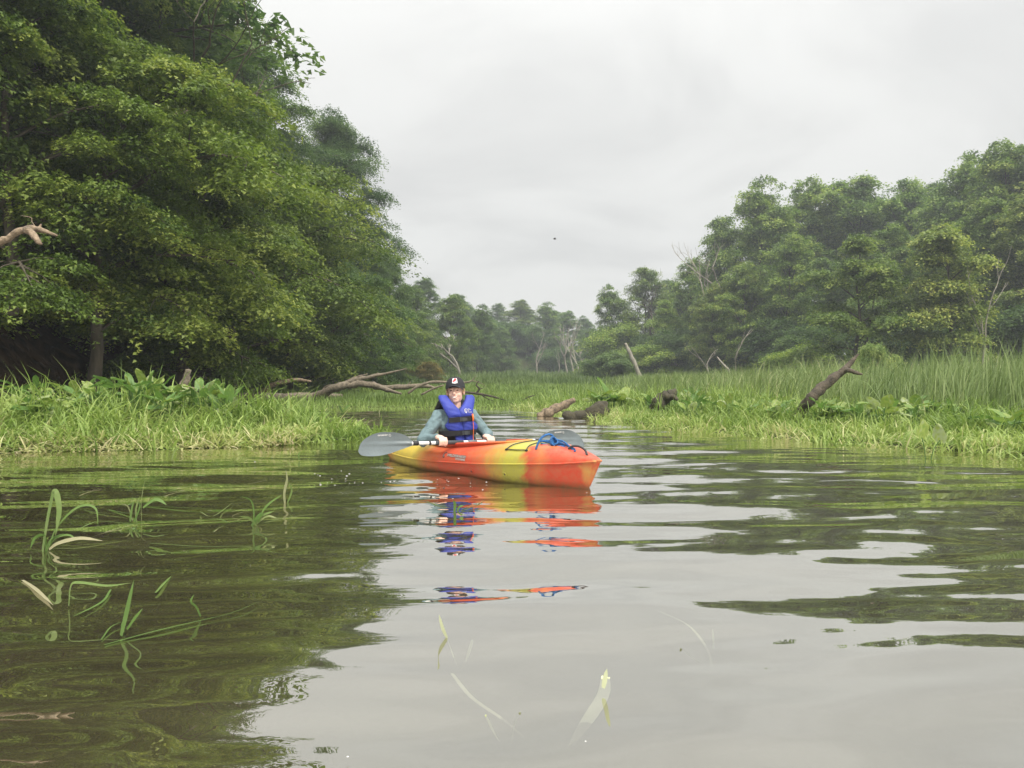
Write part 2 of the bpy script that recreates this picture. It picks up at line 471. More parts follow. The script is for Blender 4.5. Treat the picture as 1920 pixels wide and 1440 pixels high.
# ------------------------------------------------------------------ water surface
WAVES = []
wr = np.random.default_rng(11)
for i in range(34):
    lam = math.exp(wr.uniform(math.log(.20), math.log(1.6)))
    ang = wr.normal(0, .20) + (0.06 if i % 3 else -.35)
    WAVES.append((2 * math.pi / lam, ang, wr.uniform(0, 6.28), lam))
def wave_h(x, y):
    h = np.zeros_like(x)
    for k, a, p, lam in WAVES:
        amp = .0115 / k * min(1.0, (lam / .40) ** .4)
        q = x * .35 + 17 * p; w = y * .5 + 5 * p
        env = .35 + 1.3 * vnoise(q, w)
        h += amp * env * np.sin(k * (x * math.sin(a) + y * math.cos(a)) + p)
    # ring ripples spreading from the sprigs that stand in the water
    for (cx, cy, a0, lam) in RINGS:
        d = np.hypot(x - cx, y - cy)
        h += a0 * np.exp(-d / .28) * np.sin(2 * math.pi * d / lam) * (d < 1.6)
    calm = np.clip((y - 24) / 20, 0, 1)
    return h * (1 - calm)
RINGS = []
for px, py in [(700, 1040), (655, 1055), (620, 1085), (660, 1150), (600, 1185), (760, 1060), (240, 1190), (90, 1030), (470, 990), (540, 945), (1130, 880), (700, 1000), (450, 1290), (1450, 1180)]:
    Yd = CAM_H * FPX / (py - 703)
    RINGS.append(((px - 960) / FPX * Yd, Yd, .0005, .075))
xs = axis((-70, 70), .042, 1.0145)
ysn = [-8.0]
while ysn[-1] < 60: ysn.append(ysn[-1] + (.12 if ysn[-1] < 1.2 else (.03 * max(1.0, ysn[-1] / 4.0) ** 1.5)))
V, F = sheet(xs, np.array(ysn), wave_h)
w = link('water', np_mesh('water', V, F), None, M['water']); tag(w, 'murky green creek water with slow ripples', kind='structure')
V, F = sheet(np.linspace(-70, 70, 8), np.linspace(-8, 60, 8), lambda x, y: x * 0 - .07)
w2 = link('silty_water', np_mesh('silty_water', V, F), None, M['murk']); tag(w2, 'silt hanging in the creek water just under the surface', kind='structure')
#--PART2--
# ------------------------------------------------------------------ blades of grass
def blades(root, h, w, az, th0, bend, tint, seg=3, kink=None):
    """ribbons; theta is the lean from upright, growing by bend along the blade"""
    n = len(root)
    pts = [root.copy()]; p = root.copy()
    ca, sa = np.cos(az), np.sin(az)
    for k in range(seg):
        t = (k + .6) / seg
        th = th0 + bend * t ** 1.5
        st = h / seg
        p = p + np.stack([np.sin(th) * ca * st, np.sin(th) * sa * st, np.cos(th) * st], -1)
        pts.append(p.copy())
    tw = az + math.pi / 2 + rng.normal(0, .5, n)
    side = np.stack([np.cos(tw), np.sin(tw), rng.normal(0, .15, n)], -1)
    V = []
    for k, q in enumerate(pts[:-1]):
        ww = w * (1.0 if k == 0 else (1 - (k / seg) ** 2.2)) * .5
        V += [q - side * ww[:, None], q + side * ww[:, None]]
    V.append(pts[-1])
    V = np.stack(V, 1)                                   # n, 2*seg+1, 3
    m = V.shape[1]
    base = np.arange(n)[:, None] * m
    F4 = np.concatenate([base + np.array([2 * k, 2 * k + 1, 2 * k + 3, 2 * k + 2]) for k in range(seg - 1)])
    F3 = base + np.array([2 * seg - 2, 2 * seg - 1, 2 * seg])
    T = np.repeat(tint[:, None], m, 1)
    T[:, :2] -= .06
    return V.reshape(-1, 3), F4, F3, T.ravel()

def patch(name, label, mat, parts, kind='stuff', smooth=True):
    vs, f4, f3, ts = [], [], [], []; n = 0
    for V, A, B, T in parts:
        vs.append(V); f4.append(A + n); f3.append(B + n); ts.append(T); n += len(V)
    me = np_mesh(name, np.concatenate(vs), [np.concatenate(f4), np.concatenate(f3)], tint=np.clip(np.concatenate(ts), 0, 1), smooth=smooth)
    o = link(name, me, None, mat); tag(o, label, kind=kind)
    return o

def scatter(n, x0, x1, y0, y1, mask, ybias=1.0):
    """random points where mask > random"""
    out = []
    c = 0
    while c < n:
        u = rng.random(n * 2); y = y0 * (y1 / y0) ** u if ybias else y0 + (y1 - y0) * u
        x = x0 + (x1 - x0) * rng.random(n * 2)
        k = mask(x, y) > rng.random(n * 2)
        out.append(np.stack([x[k], y[k]], -1)); c += int(k.sum())
    return np.concatenate(out)[:n]

def blade_field(n, region, mask, hfun, wid, leanm, leans, bendm, bends, tintfun, zoff=0, azm=None, seg=3, clump=0.0):
    q = scatter(n, *region, mask)
    x, y = q[:, 0], q[:, 1]
    z = np.maximum(ground_h(x, y), -.04) + zoff
    h = hfun(x, y) * rng.uniform(.55, 1.15, n)
    az = rng.uniform(0, 6.28, n) if azm is None else rng.normal(azm, 1.1, n)
    if clump:
        a2 = vnoise(x * clump, y * clump + 50) * 12
        az = np.where(rng.random(n) < .6, a2 + rng.normal(0, .5, n), az)
    w = wid * rng.uniform(.6, 1.3, n) * np.maximum(1, y / 22.0)
    tint = tintfun(x, y) + rng.normal(0, .13, n)
    return blades(np.stack([x, y, z], -1), h, w, az, np.abs(rng.normal(leanm, leans, n)), np.abs(rng.normal(bendm, bends, n)), tint, seg)

# left bed: arching water grass, dead straw at the water's edge
inL = lambda x, y: np.clip(bedL(x, y) * 4 + .8 + (vnoise(x * 2, y * 2) - .5) * 1.2, 0, 1)
edgeL = lambda x, y: np.exp(-np.abs(bedL(x, y) - .05) * 3.5) * (bedL(x, y) > -.25)
hL = lambda x, y: np.clip(.30 + bedL(x, y) * .42, .25, .85) * (.65 + .7 * vnoise(x * 1.6, y * 1.6)) * np.where(x > -3.4, .8, 1.0)
tL = lambda x, y: .42 + .45 * (vnoise(x * 2.2 + 3, y * 2.2) - .5)
parts = [
    blade_field(9500, (-9.5, -1.6, 8.0, 12.8), inL, hL, .025, .12, .25, 1.9, .8, tL, azm=-1.2, seg=4, clump=1.7),
    blade_field(3600, (-9.5, -1.6, 8.0, 10.8), lambda x, y: edgeL(x, y) * (x < -2.6), lambda x, y: x * 0 + .30, .019, 1.15, .3, .6, .4,
                lambda x, y: .80 + .25 * (vnoise(x * 3, y * 3) - .35), zoff=.05, azm=-1.2, seg=3, clump=2.5),
    blade_field(1400, (-9.5, -1.6, 8.0, 10.8), edgeL, lambda x, y: x * 0 + .36, .019, .8, .3, 1.3, .4, tL, zoff=.02, azm=-1.5, seg=4),
]
patch('water_grass', 'bright green arching water grass with pale straw along the edge of the left plant bed', M['grass'], parts)

# right bed
inR = lambda x, y: np.clip(bedR(x, y) * 3 + .7 + (vnoise(x * 2, y * 2) - .5) * 1.2, 0, 1) * (bedR(x, y) < 5)
hR = lambda x, y: np.clip(.24 + bedR(x, y) * .18, .2, .60) * (.6 + .8 * vnoise(x * 1.5 + 7, y * 1.5))
tR = lambda x, y: .36 + .5 * (vnoise(x * 1.8 + 30, y * 1.8) - .5) + .12 * np.exp(-bedR(x, y) * 2)
parts = [
    blade_field(19000, (0.0, 12, 7.6, 21), inR, hR, .021, .12, .25, 1.8, .8, tR, azm=-1.8, seg=3, clump=1.5),
    blade_field(3500, (0.0, 12, 7.6, 20), lambda x, y: np.exp(-np.abs(bedR(x, y) - .05) * 4) * (bedR(x, y) > -.3), lambda x, y: x * 0 + .24, .018, .95, .35, .8, .5,
                lambda x, y: .55 + .4 * (vnoise(x * 3, y * 3) - .3), zoff=.03, azm=-1.8, seg=3, clump=2.0),
    blade_field(900, (.5, 7, 14.8, 19), lambda x, y: (bedR(x, y) > .25) * 1.0 * (bedR(x, y) < 3) * (vnoise(x * 1.1, y * 1.1) > .45), lambda x, y: x * 0 + .72, .022, .1, .15, .8, .5,
                lambda x, y: x * 0 + .42, seg=4),
]
patch('water_grass', 'fresh green water grass fringing the right shore of the creek', M['grass'], parts)

# mid marsh, low
inM = lambda x, y: np.clip(north(x, y) * 2 + .6 + (vnoise(x * 1.2, y * 1.2) - .5) * .9, 0, 1) * (x > np.interp(y, SH_Y, SH_L) - .5) * (x < np.interp(y, [18, 30, 60], [3.5, 9, 14]))
parts = [blade_field(40000, (-13, 13, 18, 62), inM, lambda x, y: (.20 + .16 * vnoise(x * .7, y * .7)) * (1 + .35 * (y > 36)), .017, .1, .25, .8, .5,
                     lambda x, y: .45 + .6 * (vnoise(x * .45, y * .3) - .5), seg=3, clump=.8),
         blade_field(5000, (-11, 0, 18, 24), lambda x, y: (np.abs(north(x, y)) < .9) * .9, lambda x, y: x * 0 + .2, .015, .5, .4, 1.0, .5, lambda x, y: x * 0 + .62, seg=3)]
patch('marsh_grass', 'low yellow green marsh grass on the flat beyond the open water', M['marsh'], parts)

# cattails on the right, tall
hC = lambda x, y: np.interp(x / y, [.05, .12, .22, .4, .66], [.55, .80, 1.0, 1.25, 1.35]) * np.clip((bedR(x, y) - 1.2) * .35 + .25, .25, 1) * (.85 + .3 * vnoise(x * .6, y * .6))
inC = lambda x, y: np.clip((bedR(x, np.minimum(y, 19.5)) - 2.2) * .8, 0, 1) * (y > 11.5) * (x < np.interp(y, SR_Y, SR_R) + 2) * (x / y < .85) * (x > np.interp(y, [11, 18, 30, 60], [3, 3.2, 5, 7]))
parts = [blade_field(46000, (2, 42, 11.5, 62), inC, hC, .019, .08, .12, .75, .5, lambda x, y: .45 + .55 * (vnoise(x * .9, y * .9) - .5), azm=.4, seg=3, clump=.4),
         blade_field(1800, (4, 24, 15, 34), inC, lambda x, y: hC(x, y) * 1.3, .018, .05, .12, 1.5, .4, lambda x, y: x * 0 + .9, azm=.3, seg=4)]
patch('cattail_blades', 'tall cattail reeds leaning in the wind behind the right shore', M['cattail'], parts)

# far marsh, taller duller growth in front of the far trees
inF = lambda x, y: 1.0 * (x > np.interp(y, SH_Y, SH_L) - 1) * (x < np.interp(y, SR_Y, SR_R) + 2)
parts = [blade_field(22000, (-12, 26, 48, 128), inF, lambda x, y: np.interp(y, [48, 75, 128], [.6, 1.15, 1.6]) * (.8 + .4 * vnoise(x * .4, y * .2)), .030, .05, .12, .5, .3,
                     lambda x, y: .25 + .5 * (vnoise(x * .3, y * .15) - .5), seg=3)]
patch('marsh_reeds', 'band of dull green reeds at the far end of the marsh', M['cattail'], parts)

# undergrowth at the foot of the left bank, floating scum of leaves
# ------------------------------------------------------------------ broad-leaved water plants
def leaf_mesh(name, Lg, W, heart, cup, seed):
    r = np.random.default_rng(seed)
    a, b = 9, 7
    G = np.zeros((a, b, 3)); 
    for i in range(a):
        t = i / (a - 1)
        wdt = W * (math.sin(math.pi * (t * .86 + .14)) ** .8 if t < 1 else 0) * (1.0 if t > .1 else .9)
        for j in range(b):
            s = (j / (b - 1) - .5) * 2
            lobes = -heart * abs(s) * max(0, 1 - t * 2.2)
            x = s * wdt * .5
            y = t * Lg + lobes * Lg
            z = cup * abs(s) * W * .5 - .35 * Lg * (t ** 2.2) * .5 + .012 * math.sin(9 * t + 5 * s + seed) 
            G[i, j] = (x, y, z)
    mb = MB(); mb.grid(G)
    me = mb.mesh(name, tint=np.full(a * b, r.uniform(.3, .75)))
    me.materials.append(M['broad'])
    return me
LEAVES = [leaf_mesh('leaf', .30, .19, .38, .30, 1), leaf_mesh('leaf', .26, .22, .30, .15, 2), leaf_mesh('leaf', .33, .15, .45, .4, 3),
          leaf_mesh('leaf', .22, .20, .25, -.15, 4), leaf_mesh('leaf', .28, .21, .2, .1, 5)]
BROWNLEAF = LEAVES[3].copy()
for me, tv in zip(LEAVES, (.42, .62, .30, .95, .78)):
    a = me.attributes['tint']; a.data.foreach_set('value', np.clip(tv + rng.normal(0, .09, len(me.vertices)), 0, 1).astype(np.float32))
SPECIES_N = 0
def broad_plant(x, y, h, nl, label, group, size=1.0, up=.5, seed=0):
    r = random.Random(seed)
    t = empty('broadleaf_plant', (x, y, 0)); tag(t, label, 'water plant', group)
    mb = MB()
    for k in range(nl):
        az = k * 2.4 + r.uniform(-.4, .4); rr = r.uniform(.04, .20) * size
        hh = h * r.uniform(.7, 1.05)
        top = Vector((math.cos(az) * rr, math.sin(az) * rr, hh))
        mb.tube(spline([(0.2 * top.x, .2 * top.y, -.08), (.5 * top.x, .5 * top.y, hh * .5), top], 3), .006 * size, 5)
        lo = link('leaf', LEAVES[r.randrange(len(LEAVES))], t)
        s = size * r.uniform(.75, 1.15)
        lo.location = top; lo.scale = (s, s, s)
        tilt = r.gauss(up, .45)
        lo.rotation_euler = (tilt, r.gauss(0, .25), az - math.pi / 2 + r.gauss(0, .3))
    mb.build('stalk', M['broad'], t)
    return t
r = random.Random(5)
# left bed
for i, (px, py, h) in enumerate([(30, 760, .50), (70, 752, .54), (110, 755, .52), (150, 762, .48), (190, 770, .5), (215, 752, .52), (250, 742, .62), (275, 738, .66), (300, 745, .62), (325, 752, .56),
                                 (345, 775, .46), (375, 752, .58), (400, 756, .56), (60, 775, .42), (130, 778, .42), (310, 775, .48), (425, 764, .5), (170, 752, .52)]):
    Yd = 10.2 + 1.3 * r.random() - (.8 if py > 770 else 0)
    x = (px - 960) / FPX * Yd
    lab = 'tall pointed-leaf water plant sticking highest out of the left plant bed' if i == 7 else ('light yellow green round-leaved plant low in the middle of the left plant bed' if i == 10 else 'broad-leaved water plant growing among the grass of the left plant bed')
    broad_plant(x, Yd, h * (1.30 if px < 240 else 1.12), 10, lab, None if i in (7, 10) else 'broad-leaved plants of the left bed', .74, .9 if i in (6, 7, 8, 11, 12, 16) else .3, i)
for i in range(52):
    Yd = r.uniform(9.2, 16.5)
    xw = float(np.interp(Yd, WR_Y, WR_X)); x = xw + r.uniform(.9, 3.2) + (0.2 if Yd > 12 else .4)
    broad_plant(x, Yd, r.uniform(.24, .44), 7, 'broad-leaved water plant among the grass of the right shore', 'broad-leaved plants of the right shore', r.uniform(.6, .82), r.choice([.2, .5, 1.0]), 100 + i)
p = P(1738, 862, 7.75)
t = broad_plant(p.x, 7.75, .22, 2, 'lone upright green leaf standing in the water off the right shore', None, .75, 1.25, 301)
for i, (px, py) in enumerate([(1120, 768), (1145, 765), (1165, 770)]):
    Yd = 16.2
    broad_plant((px - 960) / FPX * Yd, Yd, .42, 5, 'round-leaved water plant beside the mossy stump', 'round-leaved plants beside the mossy stump', 1.25, .4, 400 + i)

# ------------------------------------------------------------------ trees
def grow(seed, H=18., Rc=5., base=.08, nl=26, pad=.75, lpp=300, leaf=.13, droop=.9, e_lo=.1, e_hi=1.0, flat=.25, trunk_r=.26, gap=0., sub=5, top_round=.7, fork=False, tr=8, lobes=0, lpads=26):
    r = np.random.default_rng(seed)
    tb = MB()
    zt = np.linspace(0, .9 * H, 9)
    wx = np.cumsum(r.normal(0, .012 * H, 9)); wy = np.cumsum(r.normal(0, .012 * H, 9)); wx -= wx[0]; wy -= wy[0]
    trunk = np.stack([wx, wy, zt - .4], -1)
    tb.tube(trunk, np.linspace(trunk_r, trunk_r * .18, 9), tr, noise=.06)
    if fork:
        q = trunk[2]
        f = spline([q, q + [.25 * Rc, .1, .12 * H], q + [.42 * Rc, .2, .38 * H]], 4)
        tb.tube(f, np.linspace(trunk_r * .7, trunk_r * .2, len(f)), 7)
    pads = []
    for i in range(nl):
        t = base + (.985 - base) * ((i + .3 + .5 * r.random()) / nl)
        if r.random() < gap: continue
        u = (t - base) / (1 - base)
        prof = (1 - u ** 2.2) ** top_round * (.62 + .38 * min(1, u * 3)) + .10
        Ln = Rc * prof * r.uniform(.62, 1.22)
        az = i * 2.4 + r.normal(0, .4)
        z0 = t * .9 * H
        p = np.array([np.interp(z0, zt, wx), np.interp(z0, zt, wy), z0 - .4])
        el = e_lo + (e_hi - e_lo) * u + r.normal(0, .12)
        pts = [p]; n = 6
        for k in range(n):
            e = el - droop * (k / n) ** 1.3
            az += r.normal(0, .10)
            p = p + Ln / n * np.array([math.cos(e) * math.cos(az), math.cos(e) * math.sin(az), math.sin(e)]); pts.append(p)
        pts = np.array(pts)
        r0 = trunk_r * .34 * (Ln / Rc) * (1 - .5 * u) + .015
        tb.tube(pts, np.linspace(r0, .012, len(pts)), 5, cap=False)
        pads.append((pts[-1], pad * .9, az))
        for k in range(1, n):
            for sgn in (-1, 1):
                if sub < 5 and r.random() > sub / 5: continue
                if k < 2 and r.random() < .5: continue
                sl = Ln * .42 * (1 - .45 * k / n) * r.uniform(.6, 1.2)
                a2 = az + sgn * r.uniform(.6, 1.2); e2 = el - droop * (k / n) ** 1.3 + r.normal(0, .2)
                q0 = pts[k]; q1 = q0 + sl * .55 * np.array([math.cos(e2) * math.cos(a2), math.cos(e2) * math.sin(a2), math.sin(e2) + .05])
                q2 = q1 + sl * .55 * np.array([math.cos(e2) * math.cos(a2), math.cos(e2) * math.sin(a2), math.sin(e2) - .25])
                tb.tube([q0, q1, q2], [r0 * .4, r0 * .22, .008], 4, cap=False)
                pads.append((q2, pad * r.uniform(.7, 1.15), a2))
                if r.random() < .6: pads.append((q1, pad * r.uniform(.5, .9), a2))
    for k in range(lobes):
        u = (k + .5) / lobes; zc_ = H * (base + .10 + (.97 - base - .16) * u)
        en = Rc * (1 - u ** 2.6) ** .6 * (.75 + .25 * min(1, u * 3))
        a = k * 2.4 + r.normal(0, .4); lr = Rc * r.uniform(.34, .50) * (1 - .25 * u)
        rc_ = max(0, en - lr) * r.uniform(.75, 1.1)
        lc = np.array([rc_ * math.cos(a) + np.interp(zc_, zt, wx), rc_ * math.sin(a) + np.interp(zc_, zt, wy), zc_])
        z1 = max(.1 * H, zc_ - rc_ * .8)
        st_ = np.array([np.interp(z1, zt, wx), np.interp(z1, zt, wy), z1 - .4])
        tb.tube([st_, st_ + (lc - st_) * .5 + [0, 0, -.05 * H * .3], lc + [0, 0, lr * .5]], [trunk_r * .35, trunk_r * .22, .02], 5, cap=False)
        for q in range(lpads):
            zz = r.uniform(-.9, 1); aa = r.uniform(0, 6.28); rr_ = math.sqrt(1 - min(1, zz * zz)) 
            dd = np.array([rr_ * math.cos(aa), rr_ * math.sin(aa), zz * .85]) * lr * r.uniform(.7, 1.12)
            pads.append((lc + dd, pad * r.uniform(.55, 1.1), aa))
    C = np.array([q[0] for q in pads]); S = np.array([q[1] for q in pads]); A = np.array([q[2] for q in pads])
    np_ = len(C)
    cnt = lpp
    n = np_ * cnt
    idx = np.repeat(np.arange(np_), cnt)
    th = r.uniform(0, 6.28, n); rr = r.random(n) ** .6 * S[idx]
    # lumpy outline of every pad, elongated along its twig
    rr *= 1 + .28 * np.sin(th * 3 + idx * 1.7) + .15 * np.sin(th * 5 + idx)
    lx = np.cos(th) * rr * 1.25; ly = np.sin(th) * rr * .9
    ca, sa = np.cos(A[idx]), np.sin(A[idx])
    ox = lx * ca - ly * sa; oy = lx * sa + ly * ca
    oz = r.normal(0, 1, n) * flat * .5 * S[idx] - .35 * rr ** 2 / S[idx] - lx * .18
    # a few sub clumps inside the pad
    oz += .18 * S[idx] * np.sin(lx * 5 / S[idx] + idx) * np.cos(ly * 5 / S[idx] + 2 * idx)
    c = C[idx] + np.stack([ox, oy, oz], -1)
    # leaf frames
    yaw = np.arctan2(oy, ox) + r.normal(0, .7, n)
    pitch = -.35 + r.normal(0, .35, n)
    d = np.stack([np.cos(pitch) * np.cos(yaw), np.cos(pitch) * np.sin(yaw), np.sin(pitch)], -1)
    nrm = np.stack([r.normal(0, .38, n), r.normal(0, .38, n), np.ones(n)], -1)
    s = np.cross(nrm, d); s /= np.linalg.norm(s, axis=1)[:, None]
    ll = (leaf * r.uniform(.7, 1.25, n))[:, None]
    up = np.cross(d, s)
    a0 = c - d * ll * .42 + s * ll * .40; a1 = c - d * ll * .30 - s * ll * .42 + up * ll * .10; a2 = c + d * ll * .62 - up * ll * .06
    V = np.stack([a0, a1, a2], 1).reshape(-1, 3)
    F = np.arange(n * 3).reshape(-1, 3)
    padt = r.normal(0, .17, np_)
    tint = .44 + padt[idx] + r.normal(0, .10, n) + .36 * (rr / S[idx] - .5)  # paler pad rims, darker insides: young tips, plus sun and crown shade painted in
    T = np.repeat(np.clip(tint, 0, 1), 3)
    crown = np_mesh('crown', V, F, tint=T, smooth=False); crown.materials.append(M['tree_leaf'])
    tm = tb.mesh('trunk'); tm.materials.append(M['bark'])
    return tm, crown, H, Rc

NEAR = [grow(101, 18, 5.2, .06, 38, .76, 330, .092, 1.0, .15, 1.1, .26),
        grow(102, 18, 4.8, .10, 30, .76, 320, .092, .75, .25, 1.15, .32, top_round=.6, lobes=7, lpads=22),
        grow(103, 18, 5.0, .04, 38, .74, 330, .092, 1.2, .10, 1.0, .24),
        grow(104, 18, 4.6, .12, 22, .76, 320, .094, .6, .3, 1.2, .36, top_round=.55, gap=.08, lobes=10, lpads=26)]
LOW = [grow(111, 9, 4.2, .10, 24, .72, 400, .085, 1.1, .35, 1.0, .20, trunk_r=.16),
       grow(112, 8, 4.4, .15, 22, .78, 400, .085, 1.3, .40, .9, .18, trunk_r=.15)]
FAR = [grow(121, 16, 4.6, .06, 18, .70, 100, .175, .7, .3, 1.25, .50, trunk_r=.22, lobes=14, lpads=24),
       grow(122, 16, 4.2, .10, 16, .72, 100, .175, .5, .4, 1.3, .5, trunk_r=.2, top_round=.55, lobes=13, lpads=22),
       grow(123, 16, 5.0, .05, 20, .66, 98, .175, .9, .3, 1.2, .45, trunk_r=.24, top_round=.75, lobes=16, lpads=22),
       grow(124, 16, 3.9, .20, 16, .66, 98, .165, .3, .6, 1.35, .5, trunk_r=.18, gap=.1, top_round=.5, lobes=9, lpads=20)]
MIDT = [grow(131, 8.5, 2.9, .26, 18, .62, 190, .115, .6, .4, 1.2, .3, trunk_r=.12, fork=True, gap=.1),
        grow(132, 8.5, 2.4, .10, 20, .60, 190, .115, .8, .3, 1.2, .3, trunk_r=.12)]
BUSH = [grow(141, 3.0, 1.9, .02, 14, .50, 180, .085, .5, .5, 1.3, .5, trunk_r=.05, top_round=.4),
        grow(142, 2.6, 2.0, .02, 14, .50, 180, .08, .3, .7, 1.4, .5, trunk_r=.05, top_round=.35)]

def tree(arch, px, Y, Ht, label, group=None, col=(1, 1, 1), rs=1.0, name='tree', cat='tree', z=None, rot=None, x=None, bark=None, lean=(0, 0)):
    tm, cm, H0, R0 = arch
    xx = (px - 960) / FPX * Y if x is None else x
    zz = gz(xx, Y) if z is None else z
    t = empty(name, (xx, Y, zz)); tag(t, label, cat, group)
    t.rotation_euler = (lean[0], lean[1], random.uniform(0, 6.28) if rot is None else rot)
    s = Ht / H0
    a = link('trunk', tm, t); c = link('crown', cm, t)
    a.scale = c.scale = (s * rs, s * rs, s)
    c.color = (*col, 1)
    if bark:
        a.data = tm.copy() if bark not in tree_bark else a.data
        if bark not in tree_bark: tree_bark[bark] = a.data; a.data.materials[0] = M[bark]
        a.data = tree_bark[bark] if H0 == tree_bark[bark].get('h', H0) else a.data
    return t
tree_bark = {}

G0 = (1.2, 1.17, 1.05); GD = (.90, 1.02, .90); GB = (1.02, 1.14, 1.05); GY = (1.45, 1.35, 1.0); GL = (1.3, 1.25, .95)
# left bank, front row
tree(NEAR[0], -190, 15, 18, 'tallest broadleaf tree running off the top left corner, nearest on the left bank', col=G0, rs=.85, z=4.2)
tree(NEAR[1], 20, 19, 20, 'big dark tree behind the bleached broken branch on the left bank', col=G0, rs=.85, z=3.0)
tree(NEAR[2], 180, 23, 21, 'tall layered tree reaching out of the top of the picture over the left bank', col=(1.25, 1.2, .95), rs=.85)
tree(NEAR[0], 265, 28, 21.5, 'tall leafy tree third along the left bank with crown cut by the picture top', col=G0, rs=.75)
tree(NEAR[3], 308, 34, 20.5, 'dark green tree whose crown side meets the sky near the top of the picture', col=GD)
tree(NEAR[1], 458, 40, 18.0, 'dark blue green tree on the left bank stepping down from the tallest ones', col=GD, rs=1.0)
tree(NEAR[3], 618, 46, 17.8, 'large dark oak-like tree with lacy rounded edge standing against the sky left of centre', col=(.75, .88, .9), rs=1.02)
tree(NEAR[2], 672, 53, 12.6, 'shorter dark tree at the right foot of the high left bank woods', col=GD, rs=1.0)
tree(FAR[3], 735, 58, 10.5, 'slender thin-crowned tree poking out right of the high left woods', col=GB, rs=.8)
tree(FAR[2], 775, 68, 9.2, 'rounded mid green tree beyond the end of the high left woods', col=(1.15, 1.2, 1.05), rs=1.15)
tree(FAR[2], 840, 80, 9.6, 'pale trunked light green tree above the kayaker\'s cap', col=(1.35, 1.35, 1.1), rs=1.1)
tree(FAR[0], 895, 94, 9.6, 'dark green tree right of the light one above the kayaker\'s cap', col=GB, rs=1.05)
tree(FAR[0], 938, 108, 7.8, 'small dark tree beside the gap of low sky', col=(1, 1.1, 1), rs=1.4)
# lower, brighter trees leaning over the water
tree(LOW[0], 20, 14.6, 6.8, 'low tree with bright drooping boughs over the left plant bed at the picture edge', col=(1.35, 1.3, .95), z=2.3)
tree(LOW[1], 175, 17.5, 8.2, 'leaning tree with bright yellow green sprays below the bleached branch', col=GY, z=.9)
tree(LOW[0], 345, 22, 9.0, 'mid green bushy tree hanging low over the dark bank behind the left bed', col=GL)
tree(LOW[1], 440, 29, 11.0, 'bright green spreading tree in front of the tall dark trees of the left bank', col=GY)
tree(LOW[0], 545, 34, 8.5, 'low dense tree above the bent pale driftwood branch', col=G0)
tree(LOW[1], 625, 40, 7.5, 'low dark tree behind the big fallen trunk', col=GD)
tree(LOW[0], 705, 50, 6.2, 'low leafy tree at the right end of the fallen trunk', col=(1.0, 1.1, .9))
tree(LOW[1], 760, 62, 5.6, 'low light green tree left of the kayaker against darker woods', col=GL)
# rows behind on the hill, closing the wood
for i, (px, Y, Ht) in enumerate([(-260, 28, 19), (-60, 31, 20), (110, 34, 21), (230, 38, 21), (300, 44, 20), (400, 50, 17), (500, 56, 14), (590, 60, 12), (650, 66, 10),
                                 (-120, 22, 18), (90, 26, 20)]):
    tree(FAR[i % 4], px, Y, Ht, 'tree deep in the dark left woods behind the front row', 'trees deep in the left woods', GD, 1.15)
for i, (px, Y, Ht) in enumerate([(700, 76, 8.5), (790, 92, 8.5), (860, 110, 8.5)]):
    tree(FAR[(i + 1) % 4], px, Y, Ht, 'tree of the far left woods seen behind the trees above the kayaker', 'trees behind the kayaker\'s woods', GB, 1.2)
# understory to close the gaps near the ground
for i in range(21):
    Y = 23 + i * 2.4
    x = float(np.interp(Y, SH_Y, SH_L)) - random.uniform(1.5, 4.5)
    if Y < 27: x -= 2.5
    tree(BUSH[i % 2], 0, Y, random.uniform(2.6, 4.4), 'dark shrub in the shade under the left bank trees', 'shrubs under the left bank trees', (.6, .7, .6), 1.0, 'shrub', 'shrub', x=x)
# centre
tree(FAR[0], 1022, 128, 10.0, 'rounded green tree in the middle of the far tree line', col=(1.3, 1.4, 1.15), rs=1.25)
tree(FAR[2], 1062, 132, 9.3, 'second rounded tree of the far middle, just right of the first', col=(1.2, 1.35, 1.15), rs=1.25)
tree(FAR[2], 975, 136, 7.6, 'small hazy tree at the lowest dip of the far tree line', col=GL, rs=1.5)
tree(FAR[0], 1100, 122, 7.4, 'thin open tree among the bare white trunks', col=(1, 1.1, 1), rs=1.1)
tree(FAR[3], 1128, 112, 7.2, 'thin pale tree between the white trunks and the dark right woods', col=(1.2, 1.25, 1.1), rs=1.1)
for i, px in enumerate((900, 945, 990, 1040, 1085, 1130)):
    tree(BUSH[i % 2], px, 118 + (i % 3) * 4, 4.2, 'low bush at the foot of the far middle trees', 'bushes of the far tree line', (.8, .95, .8), 1.6, 'shrub', 'shrub')
for i, px in enumerate((880, 930, 985, 1045, 1100)):
    tree(FAR[(0, 2)[i % 2]], px, 145, 7.5, 'hazy tree in the last row of the far tree line', 'trees of the last far row', GB, 1.3)
